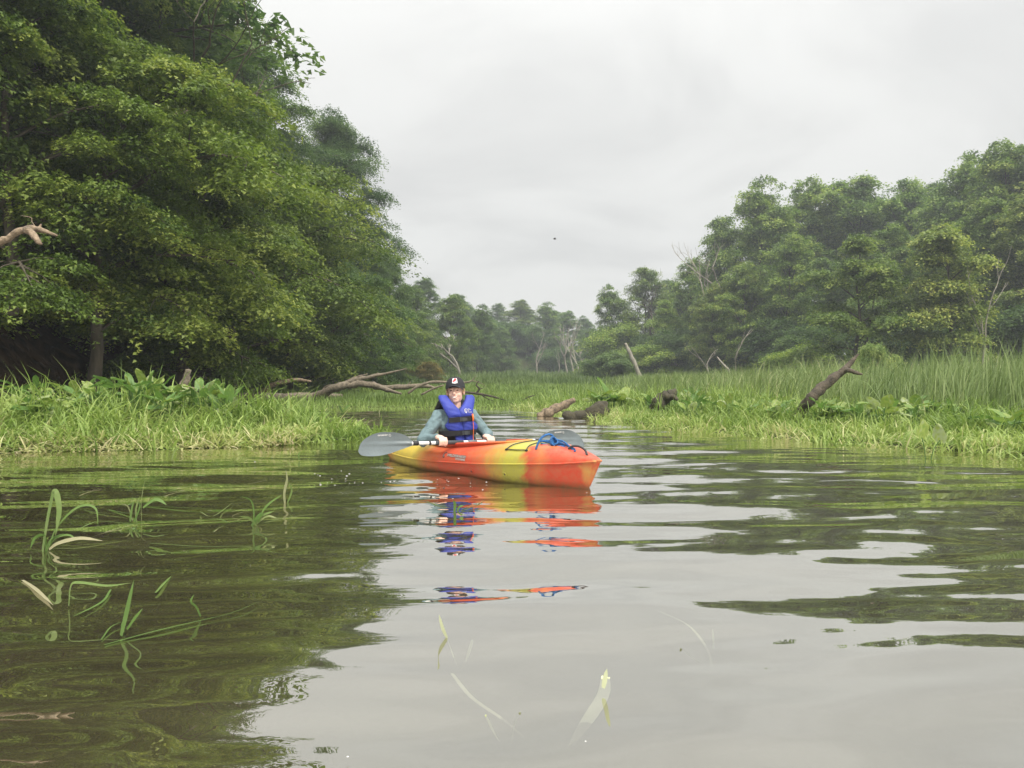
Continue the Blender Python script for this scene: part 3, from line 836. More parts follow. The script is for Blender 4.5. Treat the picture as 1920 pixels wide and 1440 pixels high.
# right woods
RT = [(1152, 92, 11.3, 0, GB, .95, 'dark lacy tree at the left end of the right woods'),
      (1212, 88, 12.6, 3, (1, 1.05, .95), 1.2, 'grey green tree with dead twigs on top near the end of the right woods'),
      (1290, 80, 12.3, 2, (1.15, 1.25, 1.05), 1.0, 'mid green tree between the end tree and the high part of the right woods'),
      (1365, 73, 15.6, 1, GB, .95, 'tree with ragged side boughs at the corner of the high right woods'),
      (1425, 70, 17.6, 0, (1.1, 1.2, 1.05), 1.0, 'tall tree of the right woods beneath the bare twig top'),
      (1505, 72, 17.9, 2, (1.15, 1.25, 1.0), .95, 'tall rounded tree second from the corner of the high right woods'),
      (1592, 69, 17.6, 3, GB, 1.25, 'highest rounded crown on the skyline of the right woods'),
      (1690, 66, 16.2, 1, (.95, 1.1, 1), 1.05, 'dark crown in the dip of the right skyline'),
      (1790, 60, 16.4, 0, GB, 1.05, 'large crown rising again near the right picture edge'),
      (1885, 56, 16.4, 2, (1.05, 1.15, 1), 1.0, 'tall tree cut by the right picture edge'),
      (2010, 52, 17.0, 1, G0, 1.1, 'tall tree just beyond the right picture edge'), (2150, 46, 16.0, 0, G0, 1.1, 'tall tree farther beyond the right picture edge')]
for px, Y, Ht, a, c, rs, lab in RT: tree(FAR[a], px, Y, Ht, lab, None, (c[0] * 1.42, c[1] * 1.30, c[2] * 1.22), rs)
FT = [(1330, 66, 9.0, 0, G0, 1.0, 'low tree at the front of the right woods above the leaning pole'), (1395, 64, 10.5, 2, (1.2, 1.25, 1), 1.0, 'light green front tree left of the forked tree'),
      (1475, 62, 11.5, 1, (1.1, 1.2, 1), 1.05, 'mid height tree in front of the tall right skyline trees'), (1545, 60, 9.5, 3, GD, 1.2, 'dark tree filling the shade left of the forked tree'),
      (1660, 56, 11.0, 2, (1, 1.1, 1), 1.0, 'dark green tree between the forked tree and the yellowish tree'), (1740, 54, 8.5, 0, (1.2, 1.3, 1), 1.1, 'soft light green low tree right of the dark hollow'),
      (1850, 50, 11.5, 1, (.95, 1.05, .9), 1.1, 'dense dark tree behind the cattails at the right picture edge'), (1960, 46, 11.0, 2, G0, 1.1, 'dense low tree just outside the right picture edge'),
      (1250, 76, 8.2, 1, (1.2, 1.3, 1), 1.0, 'small rounded green tree left of the pale broken trunk')]
for px, Y, Ht, a, c, rs, lab in FT: tree(FAR[a], px, Y, Ht, lab, None, (c[0] * 1.35, c[1] * 1.25, c[2] * 1.15), rs)
tree(MIDT[0], 1600, 42, 9.2, 'forked pale trunk tree behind the leaning dead log', col=(1.45, 1.4, 1.1), rot=0.2)
tree(MIDT[1], 1790, 40, 9.4, 'yellowish green young tree standing out in front of the right woods', col=(1.9, 1.65, 1.35))
for i, (px, Y, Ht) in enumerate([(1260, 100, 12), (1340, 92, 13), (1450, 86, 17), (1550, 86, 18), (1650, 82, 18), (1750, 78, 18), (1860, 72, 18.5), (1980, 66, 18), (1300, 86, 9), (1180, 102, 8)]):
    tree(FAR[(i + 2) % 4], px, Y, Ht, 'tree in the back rows of the right woods', 'trees in the back rows of the right woods', GD, 1.15)
for i in range(22):
    Y = 40 + i * 2.6
    x = float(np.interp(Y, SR_Y, SR_R)) + random.uniform(.5, 3)
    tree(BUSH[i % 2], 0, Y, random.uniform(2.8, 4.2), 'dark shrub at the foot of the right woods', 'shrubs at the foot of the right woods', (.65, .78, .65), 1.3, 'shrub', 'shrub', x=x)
# single bushes on the marsh
tree(BUSH[0], 1142, 62, 2.4, 'grey green bush on the marsh left of the leaning pole', col=(1.1, 1.15, 1.25), name='bush', cat='bush', rs=1.6)
tree(BUSH[1], 1155, 84, 5.2, 'bright green rounded bush under the end tree of the right woods', col=(1.9, 1.8, 1.2), name='bush', cat='bush', rs=1.15)
tree(BUSH[0], 1235, 72, 3.4, 'bright green spreading bush right of the leaning pole', col=(1.8, 1.75, 1.15), name='bush', cat='bush', rs=1.7)
tree(BUSH[1], 1188, 74, 3.0, 'green bush behind the lower end of the leaning pole', col=(1.6, 1.6, 1.1), name='bush', cat='bush', rs=1.3)
tree(BUSH[0], 802, 52, 1.6, 'rusty brown dying bush left of the kayaker\'s cap', col=(1.5, .92, .8), name='bush', cat='bush', rs=1.2)
tree(BUSH[1], 700, 44, 1.5, 'small green bush behind the upper branch of the fallen trunk', col=(1.7, 1.7, 1.0), name='bush', cat='bush', rs=1.4)
tree(BUSH[0], 1638, 24, 1.55, 'silvery green shrub above the cattails beside the leaning dead log', col=(2.2, 2.0, 2.3), name='shrub', cat='shrub', rs=.75, z=.15)
tree(BUSH[1], 1500, 48, 2.0, 'yellow green shrub showing over the cattails left of the dead log', col=(2.0, 1.9, 1.1), name='shrub', cat='shrub', rs=1.6, z=.2)

# ------------------------------------------------------------------ dead wood
def wood(name, label, cat, mat, main, rad, parts=(), n=9, noise=.08, grp=None):
    """main: list of world points; parts: (child name, pts, radii)"""
    t = empty(name, tuple(main[0])); tag(t, label, cat, grp)
    o = Vector(main[0])
    def one(nm, pts, rr, nn):
        mb = MB(); q = spline([Vector(p) - o for p in pts], 5)
        rr = np.interp(np.linspace(0, 1, len(q)), np.linspace(0, 1, len(rr)), rr)
        q[1:-1] += rng.normal(0, 1, (len(q) - 2, 3)) * rr[1:-1, None] * .10
        mb.tube(q, rr * (1 + .07 * np.sin(np.arange(len(q)) * 1.3)), nn, noise=.04)
        mb.build(nm, mat, t)
    one('trunk' if name != 'dead_branch' else 'limb', main, rad, n)
    for nm, pts, rr in parts: one(nm, pts, rr, 6)
    return t
# bleached branch reaching in from the left
Yb = 4.6
off = Vector((-5.2, Yb + .5, .4))
wood('dead_branch', 'bleached broken dead branch reaching in from the left picture edge high above the plants', 'dead branch', M['deadwood_warm'],
     [off, off + Vector((.9, -.3, .8)), P(-60, 470, Yb), P(0, 455, Yb), P(30, 437, Yb), P(52, 430, Yb), P(75, 431, Yb), P(107, 442, Yb)], [.045, .033, .025, .0215, .019, .021, .017, .006],
     [('branch', [P(50, 430, Yb), P(62, 440, Yb - .05), P(70, 452, Yb - .1), P(78, 458, Yb - .1)], [.025, .021, .016, .008]),
      ('twig', [P(66, 431, Yb), P(74, 426, Yb), P(77, 420, Yb)], [.015, .009, .003]),
      ('twig', [P(68, 428, Yb), P(60, 416, Yb), P(58, 408, Yb), P(38, 404, Yb)], [.004, .003, .002, .0015])])
Yb = 12.6
wood('dead_snag', 'grey snag stub standing up behind the left plant bed', 'snag', M['deadwood'],
     [P(338, 770, Yb), P(343, 728, Yb), P(348, 715, Yb), P(353, 693, Yb)], [.11, .085, .06, .045],
     [('branch', [P(345, 726, Yb), P(365, 729, Yb), P(385, 728, Yb), P(400, 733, Yb)], [.035, .028, .02, .012])])
wood('fallen_log', 'long dark fallen log lying behind the left plant bed', 'log', M['deadwood'],
     [P(395, 752, 21.6), P(440, 747, 22.0), P(500, 746, 22.8), P(560, 743, 24.1), P(640, 742, 25.7)], [0.149, 0.149, 0.130, 0.118, 0.062],
     [('branch', [P(430, 752, 21.2), P(470, 755, 21.1), P(520, 759, 20.8)], [0.037, 0.031, 0.019]),
      ('twig', [P(462, 752, 21.2), P(473, 741, 21.2), P(478, 728, 21.2)], [0.022, 0.019, 0.011])])
wood('driftwood_branch', 'pale bent driftwood branch arching over the dark fallen log', 'dead branch', M['deadwood_warm'],
     [P(436, 750, 21.4), P(480, 742, 21.4), P(496, 733, 21.4), P(508, 724, 21.3), P(530, 716, 21.2), P(558, 712, 21.2), P(583, 715, 21.0)], [0.081, 0.074, 0.081, 0.068, 0.062, 0.056, 0.022],
     [('twig', [P(486, 742, 21.3), P(500, 736, 21.3), P(514, 730, 21.3)], [0.019, 0.015, 0.007])])
wood('fallen_tree', 'large grey fallen tree with bare branches lying across the marsh left of the kayaker', 'fallen tree', M['deadwood'],
     [P(560, 747, 24.9), P(600, 741, 24.5), P(630, 727, 24.1), P(665, 719, 24.1), P(700, 722, 24.1), P(725, 731, 23.7), P(752, 738, 23.2)], [0.151, 0.139, 0.133, 0.116, 0.099, 0.070, 0.029],
     [('branch', [P(640, 722, 24.1), P(668, 712, 24.1), P(700, 705, 24.1), P(730, 699, 24.1), P(763, 691, 24.1)], [0.081, 0.070, 0.058, 0.035, 0.014]),
      ('branch', [P(645, 719, 24.2), P(665, 708, 24.2), P(690, 701, 24.2)], [0.052, 0.035, 0.017]),
      ('branch', [P(700, 726, 24.9), P(740, 727, 24.9), P(790, 723, 24.9), P(818, 728, 24.9)], [0.075, 0.087, 0.070, 0.035]),
      ('twig', [P(704, 704, 24.1), P(709, 698, 24.1)], [0.023, 0.012]), ('twig', [P(762, 724, 24.9), P(770, 716, 24.9)], [0.029, 0.012]),
      ('twig', [P(600, 740, 24.5), P(612, 724, 24.5), P(640, 720, 24.5)], [0.029, 0.020, 0.012])])
wood('fallen_branch', 'pair of forked grey branches arching right behind the kayaker\'s shoulder', 'dead branch', M['deadwood'],
     [P(765, 738, 24), P(785, 724, 24), P(812, 716, 24), P(845, 717, 24), P(880, 716, 24), P(893, 704, 24)], [0.037, 0.043, 0.046, 0.037, 0.025, 0.007],
     [('branch', [P(790, 740, 23.8), P(812, 729, 23.8), P(832, 722, 23.8)], [0.031, 0.031, 0.022]),
      ('twig', [P(872, 718, 24), P(886, 714, 24), P(905, 720, 24), P(912, 728, 24)], [0.015, 0.012, 0.009, 0.005])])
wood('dark_branch', 'thin dark dead branch with upright twig lying right of the kayaker', 'dead branch', M['deadwood_dark'],
     [P(868, 735, 21.5), P(895, 738, 21.5), P(925, 744, 21.5), P(950, 751, 21.5)], [.035, .035, .03, .015],
     [('twig', [P(892, 738, 21.5), P(899, 729, 21.5), P(893, 722, 21.5), P(898, 714, 21.5)], [.03, .028, .022, .01]),
      ('twig', [P(898, 730, 21.5), P(908, 727, 21.5)], [.015, .006]),
      ('twig', [P(905, 742, 21.5), P(915, 748, 21.3), P(926, 752, 21.2)], [.02, .015, .008])])
wood('dark_branch', 'short thin dark stick poking from the marsh farther right of the kayaker', 'dead branch', M['deadwood_dark'],
     [P(978, 752, 21), P(990, 745, 21), P(1003, 741, 21)], [.02, .02, .01])
wood('driftwood_log', 'pale driftwood log slanting out of the water in front of the far grass', 'log', M['deadwood_warm'],
     [P(1008, 780, 15.8), P(1022, 776, 15.8), P(1040, 767, 15.8), P(1058, 759, 15.8), P(1077, 750, 15.7)], [.05, .10, .095, .085, .05])
# stump: lumpy
def stump(name, label, px, py, Y, sx, sy, sz, seed):
    c = P(px, py, Y)
    t = empty(name, (c.x, c.y, 0)); tag(t, label, 'stump')
    mb = MB(); rs = random.Random(seed)
    mb.ball((0, 0, c.z * .5), (sx, sy, sz), 22, 14)
    me = mb.mesh('body'); a = coords(me)
    nz = vnoise(a[:, 0] * 14 + seed, a[:, 2] * 14 + a[:, 1] * 9) - .5
    a *= (1 + .35 * nz)[:, None]; a[:, 0] -= np.clip(a[:, 2], 0, 9) * -.3
    set_coords(me, a); link('body', me, t, M['stump'])
    mb = MB()
    mb.tube(spline([(-sx * .4, 0, .05), (-sx * 1.3, -.05, .06), (-sx * 2.0, -.1, .02)], 5), [.09] * 6 + [.085] * 5, 10, noise=.1)
    mb.build('root', M['stump'], t)
    mb = MB(); mb.ball((-sx * 2.1, -.1, .06), (.12, .1, .09), 12, 8); mb.build('knot', M['stump'], t)
    return t
stump('stump', 'dark mossy stump with a low root at the water edge of the right shore', 1116, 768, 15.2, .26, .2, .24, 3)
wood('stump', 'small jagged dark stump leaning in the grass of the right shore', 'stump', M['stump'],
     [P(1222, 786, 15.3), P(1232, 762, 15.2), P(1245, 747, 15.2), P(1258, 740, 15.2), P(1268, 733, 15.2)], [.16, .15, .13, .11, .05], [('root', [P(1250, 744, 15.1), P(1262, 744, 15.0), P(1270, 750, 14.9)], [.08, .06, .03])])
wood('leaning_dead_log', 'dark dead log leaning out of the cattails with a pale forked tip', 'dead log', M['deadwood_grey'],
     [P(1478, 805, 12.3), P(1500, 773, 12.2), P(1520, 750, 12.0), P(1535, 733, 12.0), P(1560, 712, 12.0), P(1583, 694, 12.0), P(1600, 675, 12.0), P(1609, 664, 12.0)], [.09, .088, .085, .08, .072, .055, .032, .012],
     [('branch', [P(1580, 696, 12.0), P(1592, 694, 11.9), P(1605, 699, 11.9), P(1617, 702, 11.9)], [.042, .036, .03, .014])])
wood('leaning_pole', 'bare dead pole leaning left in front of the right woods', 'dead trunk', M['bark_pale'],
     [P(1204, 716, 60), P(1190, 682, 60), P(1180, 660, 60), P(1172, 644, 60)], [.18, .17, .15, .10])
wood('snag', 'pale broken off trunk at the edge of the right woods', 'dead trunk', M['bark_pale'],
     [P(1266, 705, 70), P(1262, 685, 70), P(1265, 672, 70)], [.42, .34, .36])
# bare standing trees: recursive twigs
def bare(px, Y, Ht, label, seed, mat='bark_pale', z=None, depth=4, r0=.12, spread=.55, lean=0., group=None, name='bare_tree'):
    rs = random.Random(seed)
    x = (px - 960) / FPX * Y; z = gz(x, Y) if z is None else z
    t = empty(name, (x, Y, z)); tag(t, label, 'bare tree', group)
    tr, br = MB(), MB()
    def go(p, d, ln, r, k):
        pts = [p]
        for i in range(4):
            d = (d + Vector((rs.gauss(0, .12), rs.gauss(0, .12), rs.gauss(.03, .06)))).normalized()
            p = p + d * ln / 4; pts.append(p)
        (tr if k == depth else br).tube(pts, np.linspace(r, r * .6, 5), 6 if k > 2 else 4, cap=False)
        if k == 0: return
        for j in range(2 if rs.random() < .7 else 3):
            nd = (d + Vector((rs.gauss(0, spread), rs.gauss(0, spread), rs.gauss(.1, .25)))).normalized()
            go(pts[rs.choice([2, 3, 4])] if j else pts[4], nd, ln * rs.uniform(.5, .8), r * .6, k - 1)
    go(Vector((0, 0, -.2)), Vector((lean, 0, 1)).normalized(), Ht * .42, r0, depth)
    tr.build('trunk', M[mat], t); br.build('branches', M[mat], t)
    return t
bare(1005, 100, 6.5, 'white forked bare tree in the middle of the far tree line', 1, depth=3, spread=.3, r0=.13)
bare(1042, 104, 5.0, 'slim pale bare tree right of the white forked one', 2, depth=2, spread=.2, r0=.10)
for i, px in enumerate((1066, 1078, 1090, 1099)):
    bare(px, 100 + i * 2, 8.2 - i * .6, 'tall bleached bare trunk in the cluster of dead trees right of centre', 10 + i, depth=4, spread=.35, r0=.15, group='cluster of bleached bare trees')
bare(1335, 58, 4.4, 'thin pale bare sapling in front of the dark right woods', 21, depth=3, spread=.4, r0=.06, lean=-.25)
bare(1215, 84, 11.0, 'bare dead treetop sticking out above the lower right woods', 31, 'bark', depth=5, spread=.5, r0=.2)
bare(1245, 86, 11.0, 'second bare treetop right of the first above the lower right woods', 32, 'bark', depth=5, spread=.5, r0=.2)
bare(1397, 71, 13.6, 'bare twiggy treetop on the skyline of the high right woods', 33, 'bark_pale', depth=5, spread=.5, r0=.2)
bare(862, 76, 7.2, 'pale leaning trunk with bare limbs above the kayaker\'s cap', 35, depth=3, spread=.4, r0=.16, lean=.25)
bare(1835, 38.5, 8.0, 'pale thin dead sapling beside the yellowish young tree', 41, depth=3, spread=.22, r0=.07, lean=.04)
bare(1372, 52, 3.4, 'short grey dead trunk at the cattail edge', 37, depth=1, spread=.2, r0=.14)
bare(1383, 50, 5.2, 'thin grey bare sapling next to the short dead trunk', 38, depth=2, spread=.25, r0=.06)
bare(150, 19.5, 9, 'bare grey branches showing inside the foliage of the left bank', 39, 'bark', depth=5, spread=.6, r0=.12, z=2.5)
# bird
mb = MB(); mb.ball((0, 0, 0), (.13, .05, .05), 8, 6)
bt = empty('bird', tuple(P(1040, 448, 60))); tag(bt, 'tiny dark bird flying in the grey sky above the creek', 'bird')
mb.build('body', M['deadwood_dark'], bt)
for s in (-1, 1):
    mb = MB(); mb.grid(np.array([[(-.06, 0, .02), (.06, 0, .02)], [(-.04, s * .16, .08), (.07, s * .16, .07)], [(-.02, s * .34, .03), (.0, s * .34, .03)]])); mb.build('wing', M['deadwood_dark'], bt)
#--PART3--
# ------------------------------------------------------------------ kayak
def kayak_mat():
    m, N, L = new_mat('rotomoulded_plastic')
    o = N.new('ShaderNodeOutputMaterial'); b = N.new('ShaderNodeBsdfPrincipled')
    b.inputs['Roughness'].default_value = .38; b.inputs['Specular IOR Level'].default_value = .45
    tc = N.new('ShaderNodeTexCoord')
    n = N.new('ShaderNodeTexNoise'); n.inputs['Scale'].default_value = 2.6; n.inputs['Detail'].default_value = 4; n.inputs['Distortion'].default_value = 1.0
    L.new(tc.outputs['Object'], n.inputs['Vector'])
    s = N.new('ShaderNodeSeparateXYZ'); L.new(tc.outputs['Object'], s.inputs[0])
    a = N.new('ShaderNodeMath'); a.operation = 'MULTIPLY_ADD'; a.inputs[1].default_value = .5; L.new(n.outputs['Fac'], a.inputs[0]); L.new(s.outputs['X'], a.inputs[2])
    # stations along the boat from the tail to the bow
    r = N.new('ShaderNodeMapRange'); r.inputs['From Min'].default_value = -1.55 + .25; r.inputs['From Max'].default_value = 1.60 + .25
    L.new(a.outputs[0], r.inputs['Value'])
    c = N.new('ShaderNodeValToRGB')
    red = (.60, .062, .026); org = (.64, .16, .045); yel = (.60, .45, .07); yg = (.50, .46, .06)
    st = [(-1.5, red), (-1.15, org), (-.85, yel), (-.50, yel), (-.22, org), (.05, red), (.40, red), (.66, org), (.82, yg), (1.00, yg), (1.06, red), (1.16, org), (1.26, red), (1.50, red), (1.57, (.62, .34, .08))]
    e = c.color_ramp.elements
    f = lambda q: (q + 1.55) / 3.15
    e[0].position = f(st[0][0]); e[0].color = (*st[0][1], 1); e[1].position = f(st[-1][0]); e[1].color = (*st[-1][1], 1)
    for q, col in st[1:-1]:
        k = e.new(f(q)); k.color = (*col, 1)
    L.new(r.outputs[0], c.inputs[0])
    # faint scuffs
    n2 = N.new('ShaderNodeTexNoise'); n2.inputs['Scale'].default_value = 26; n2.inputs['Detail'].default_value = 8; n2.inputs['Roughness'].default_value = .7
    L.new(tc.outputs['Object'], n2.inputs['Vector'])
    r2 = N.new('ShaderNodeMapRange'); r2.inputs['From Min'].default_value = .35; r2.inputs['From Max'].default_value = .75; r2.inputs['To Min'].default_value = .0; r2.inputs['To Max'].default_value = .38
    L.new(n2.outputs['Fac'], r2.inputs['Value'])
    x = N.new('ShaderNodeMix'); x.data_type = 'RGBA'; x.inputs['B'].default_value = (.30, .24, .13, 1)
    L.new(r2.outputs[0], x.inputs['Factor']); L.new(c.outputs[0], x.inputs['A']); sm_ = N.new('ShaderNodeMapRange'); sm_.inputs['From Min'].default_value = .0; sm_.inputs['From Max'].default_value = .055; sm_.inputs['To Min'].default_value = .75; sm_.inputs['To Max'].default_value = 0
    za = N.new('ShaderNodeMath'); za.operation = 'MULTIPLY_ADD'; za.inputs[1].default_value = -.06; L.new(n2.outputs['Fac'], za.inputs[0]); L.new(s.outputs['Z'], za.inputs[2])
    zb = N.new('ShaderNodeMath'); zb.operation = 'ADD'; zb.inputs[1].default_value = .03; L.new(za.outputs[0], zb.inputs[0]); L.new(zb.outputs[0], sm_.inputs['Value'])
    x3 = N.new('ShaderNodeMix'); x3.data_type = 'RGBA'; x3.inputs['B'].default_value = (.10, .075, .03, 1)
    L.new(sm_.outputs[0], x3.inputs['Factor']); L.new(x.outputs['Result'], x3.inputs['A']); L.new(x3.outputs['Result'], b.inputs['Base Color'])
    u = N.new('ShaderNodeBump'); u.inputs['Strength'].default_value = .15; u.inputs['Distance'].default_value = .004
    L.new(n2.outputs['Fac'], u.inputs['Height']); L.new(u.outputs[0], b.inputs['Normal'])
    L.new(b.outputs[0], o.inputs[0])
    return m
M['plastic'] = kayak_mat()
M['black'] = basic('black_rubber', (.018, .018, .02), .55)
M['webbing'] = basic('black_webbing', (.012, .012, .014), .8, .3, 200)
M['white'] = basic('white_tape', (.72, .70, .68), .45, .06, 40)
M['decal'] = basic('grey_decal', (.42, .36, .33), .5)
M['decal_dark'] = basic('dark_decal', (.10, .06, .05), .5)
M['greypad'] = basic('blade_plastic', (.155, .185, .195), .33, .08, 8, .15, 30)
M['ferrule'] = basic('ferrule', (.12, .14, .15), .4)
M['gripgrey'] = basic('dark_grip', (.05, .055, .06), .5)
M['rope'] = basic('blue_rope', (.025, .14, .38), .7, .35, 90, .6, 250)
M['bungee'] = basic('deck_bungee', (.05, .05, .035), .7)
M['handle'] = basic('carry_handle', (.04, .035, .035), .5)
M['skin'] = basic('skin', (.80, .50, .39), .5, .08, 18)
M['shirt'] = basic('teal_grey_shirt', (.155, .225, .240), .85, .10, 14, .5, 22)
M['vestblue'] = basic('vest_nylon_blue', (.030, .048, .33), .6, .15, 12, .4, 20)
M['cap'] = basic('cap_cotton', (.022, .022, .026), .85, .2, 60)
M['hair'] = basic('blond_hair', (.42, .27, .13), .6, .3, 60, stretch=(6, 6, 1))
M['lips'] = basic('lips', (.45, .12, .10), .5)
M['teeth'] = basic('teeth', (.78, .74, .68), .35)
M['eye'] = basic('eye_dark', (.05, .035, .03), .25)
M['patch_white'] = basic('patch_white', (.75, .73, .72), .8)
M['patch_red'] = basic('patch_red', (.62, .04, .05), .8)
M['orange'] = basic('orange_whistle', (.85, .17, .02), .4)
M['trousers'] = basic('dark_trousers', (.03, .035, .045), .85)

KC = Vector((-.352, 6.88, 0)); KD = Vector((.64, -.768, 0)).normalized()
krz = math.atan2(KD.y, KD.x)
kay = empty('kayak', tuple(KC), krz)
tag(kay, 'red, orange and yellow sit-inside kayak floating in the middle of the creek', 'kayak')
ST = np.linspace(-1, 1, 171)
sx = lambda u: np.where(u > 0, u * 1.57, u * 1.50)
def hb(u): return .355 * np.clip(1 - np.abs(u) ** np.where(np.asarray(u) > 0, 2.5, 2.1), 0, 1) ** .82 + .006
zseam = lambda s: np.interp(s, [-1.5, -1, -.5, 0, .5, 1, 1.3, 1.57], [.115, .085, .085, .10, .125, .16, .182, .215])
zdeck = lambda s: np.interp(s, [-1.5, -1.2, -.8, -.5, 0, .5, .8, 1.05, 1.3, 1.5, 1.57], [.125, .165, .20, .215, .235, .283, .314, .316, .285, .24, .222])
zkeel = lambda s: np.interp(s, [-1.5, -1.1, 0, 1.1, 1.57], [-.04, -.09, -.10, -.10, -.07])
def deck_pt(s, phi, off=0.0):
    """phi 0 = camera-side seam, 90 = ridge, 180 = far seam (degrees)"""
    u = s / 1.57 if s > 0 else s / 1.5
    b = float(hb(u)); c = math.cos(R(phi)); sn = math.sin(R(phi))
    y = -math.copysign(abs(c) ** .62, c) * b
    z = float(zseam(s)) + (float(zdeck(s)) - float(zseam(s))) * max(0, sn) ** .85
    n = Vector((0, -c * .8, sn)).normalized()
    return Vector((s, y, z)) + n * off
G = np.zeros((171, 61, 3))
for i, u in enumerate(ST):
    s = float(sx(u))
    for j in range(61):
        p = deck_pt(s, 180 * j / 60)
        if abs(s) > 1.49 * (1.57 / 1.5 if s > 0 else 1) * .999: p.y *= .3
        G[i, j] = p
        if i in (0, 170): G[i, j, 1] = 0
# collapse deck inside the cockpit opening
CK = (.07, .66, .245)
mb = MB(); mb.grid(G)
f = mb.f4[0]; cen = G.reshape(-1, 3)[f].mean(1)
ins = ((cen[:, 0] - CK[0]) / CK[1]) ** 2 + (cen[:, 1] / CK[2]) ** 2 < 1
mb.f4 = [f[~ins]]
mb.build('deck', M['plastic'], kay)
H = np.zeros((171, 41, 3))
for i, u in enumerate(ST):
    s = float(sx(u)); b = float(hb(u)); zs = float(zseam(s)); zk = float(zkeel(s))
    for j in range(41):
        ph = math.pi * j / 40; c = math.cos(ph); sn = math.sin(ph)
        y = -math.copysign(abs(c) ** .78, c) * b * (1.012 if j in (0, 40) else .985 - .05 * sn)
        k = sn ** .9
        z = zs - .002 + (zk - zs) * k
        x = s * (1 - .10 * k * abs(u) ** 3)
        H[i, j] = (x, 0 if i in (0, 170) else y, z)
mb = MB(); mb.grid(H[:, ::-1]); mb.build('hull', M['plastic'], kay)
# moulded ridge where hull and deck meet
for sgn in (-1, 1):
    mb = MB(); mb.tube([(float(sx(u)), sgn * (float(hb(u)) * 1.005), float(zseam(sx(u)))) for u in ST[2:-1]], .0075, 6)
    mb.build('seam_ridge', M['plastic'], kay)
# cockpit rim
el = []
for a in np.linspace(0, 2 * math.pi, 73)[:-1]:
    x = CK[0] + CK[1] * 1.01 * math.cos(a); y = CK[2] * 1.02 * math.sin(a)
    el.append((x, y, float(zdeck(x)) - .25 * (abs(y) ** 2) + .016 - .022 * max(0, (x - .3) / .43)))
mb = MB()
def ring(pts, prof):
    pts = np.array(pts); n = len(pts); c = pts.mean(0)
    Gr = np.zeros((n, len(prof) + 1, 3))
    for i in range(n):
        d = pts[i] - c; d[2] = 0; d /= np.linalg.norm(d)
        for j, (a, z) in enumerate(prof + prof[:1]): Gr[i, j] = pts[i] + d * a + np.array([0, 0, z])
    return Gr
mb.grid(ring(el, [(-.012, -.05), (.004, -.05), (.006, .0), (.022, .004), (.024, .014), (.008, .020), (-.010, .018), (-.014, 0)]), closed_u=True)
mb.build('cockpit_rim', M['plastic'], kay)
mb = MB(); mb.box((-.33, 0, .13), (.05, .34, .17), Matrix.Rotation(-.2, 3, 'Y')); mb.build('seat_back', M['webbing'], kay)
mb = MB(); mb.ball((-.13, 0, .02), (.20, .19, .035), 16, 8); mb.build('seat', M['black'], kay)
# bungee and pad eyes
def on_deck(path, off): return [tuple(deck_pt(s, ph, off)) for s, ph in path]
mb = MB()
mb.tube(spline(on_deck([(.80, 38), (.83, 60), (.86, 90), (.83, 120), (.80, 142)], .008), 5), .0042, 5)
mb.tube(spline(on_deck([(1.0, 38), (.99, 60), (.98, 90), (.99, 120), (1.0, 142)], .008), 5), .0042, 5)
mb.tube(spline(on_deck([(.80, 38), (.9, 37), (1.0, 38)], .008), 5), .0042, 5)
mb.build('bungee_cord', M['bungee'], kay)
for s, ph in ((.80, 38), (1.0, 38), (.80, 142), (1.0, 142)):
    mb = MB(); p = deck_pt(s, ph, .004); mb.ball(p, (.017, .009, .008), 8, 6); mb.build('pad_eye', M['black'], kay)
# carry handle on the bow
mb = MB(); mb.tube(spline([tuple(deck_pt(1.29, 80, .0)), tuple(deck_pt(1.31, 84, .025)), tuple(deck_pt(1.36, 88, .038)), tuple(deck_pt(1.42, 88, .030)), tuple(deck_pt(1.455, 84, .0))], 6), .0085, 8)
mb.build('carry_handle', M['handle'], kay)
def hull_y(s, z):
    u = s / 1.57 if s > 0 else s / 1.5
    b = float(hb(u)); zs = float(zseam(s)); zd = float(zdeck(s)); zk = float(zkeel(s))
    if z >= zs:
        k = min(1, (z - zs) / (zd - zs)); sn = k ** (1 / .85); c = math.sqrt(max(0, 1 - sn * sn)); return -b * c ** .62
    k = (zs - z) / (zs - zk); sn = min(1, k ** (1 / .9)); c = math.sqrt(max(0, 1 - sn * sn)); return -b * c ** .78 * (.985 - .05 * sn)
# moulded recesses in the hull side
for s in (.42, .80):
    mb = MB(); z = .055 if s < .6 else .065
    pts = [(s + .02 * math.cos(a) * 1.1, hull_y(s, z + .016 * math.sin(a)) - .002, z + .016 * math.sin(a)) for a in np.linspace(0, 2 * math.pi, 17)]
    mb.tube(pts, .0035, 5, cap=False); mb.build('scupper_rim', M['plastic'], kay)
    mb = MB(); mb.ball((s + .004, hull_y(s, z) - .001, z), (.009, .002, .008), 8, 6); mb.build('scupper_hole', M['decal_dark'], kay)
# lettering on the side
def text_mesh(body, size, name, extrude=.0004, bold=0.0):
    cu = bpy.data.curves.new('text_tmp', 'FONT'); cu.body = body; cu.size = size; cu.extrude = extrude; cu.offset = bold
    cu.align_x = 'LEFT'; cu.resolution_u = 2
    o = bpy.data.objects.new('text_tmp', cu); COL.objects.link(o)
    me = bpy.data.meshes.new_from_object(o.evaluated_get(bpy.context.evaluated_depsgraph_get()))
    bpy.data.objects.remove(o); bpy.data.curves.remove(cu); me.name = name
    return me
def side_text(body, size, s0, z0, width, mat, nm, bold=0.001):
    me = text_mesh(body, size, nm, bold=bold); a = coords(me)
    w = a[:, 0].max() - a[:, 0].min(); a[:, 0] = (a[:, 0] - a[:, 0].min()) * width / w
    o = np.array([(s0 + q[0], hull_y(s0 + q[0], z0 + q[1]) - .003 - q[2], z0 + q[1]) for q in a])
    set_coords(me, o); return link(nm, me, kay, M[mat])
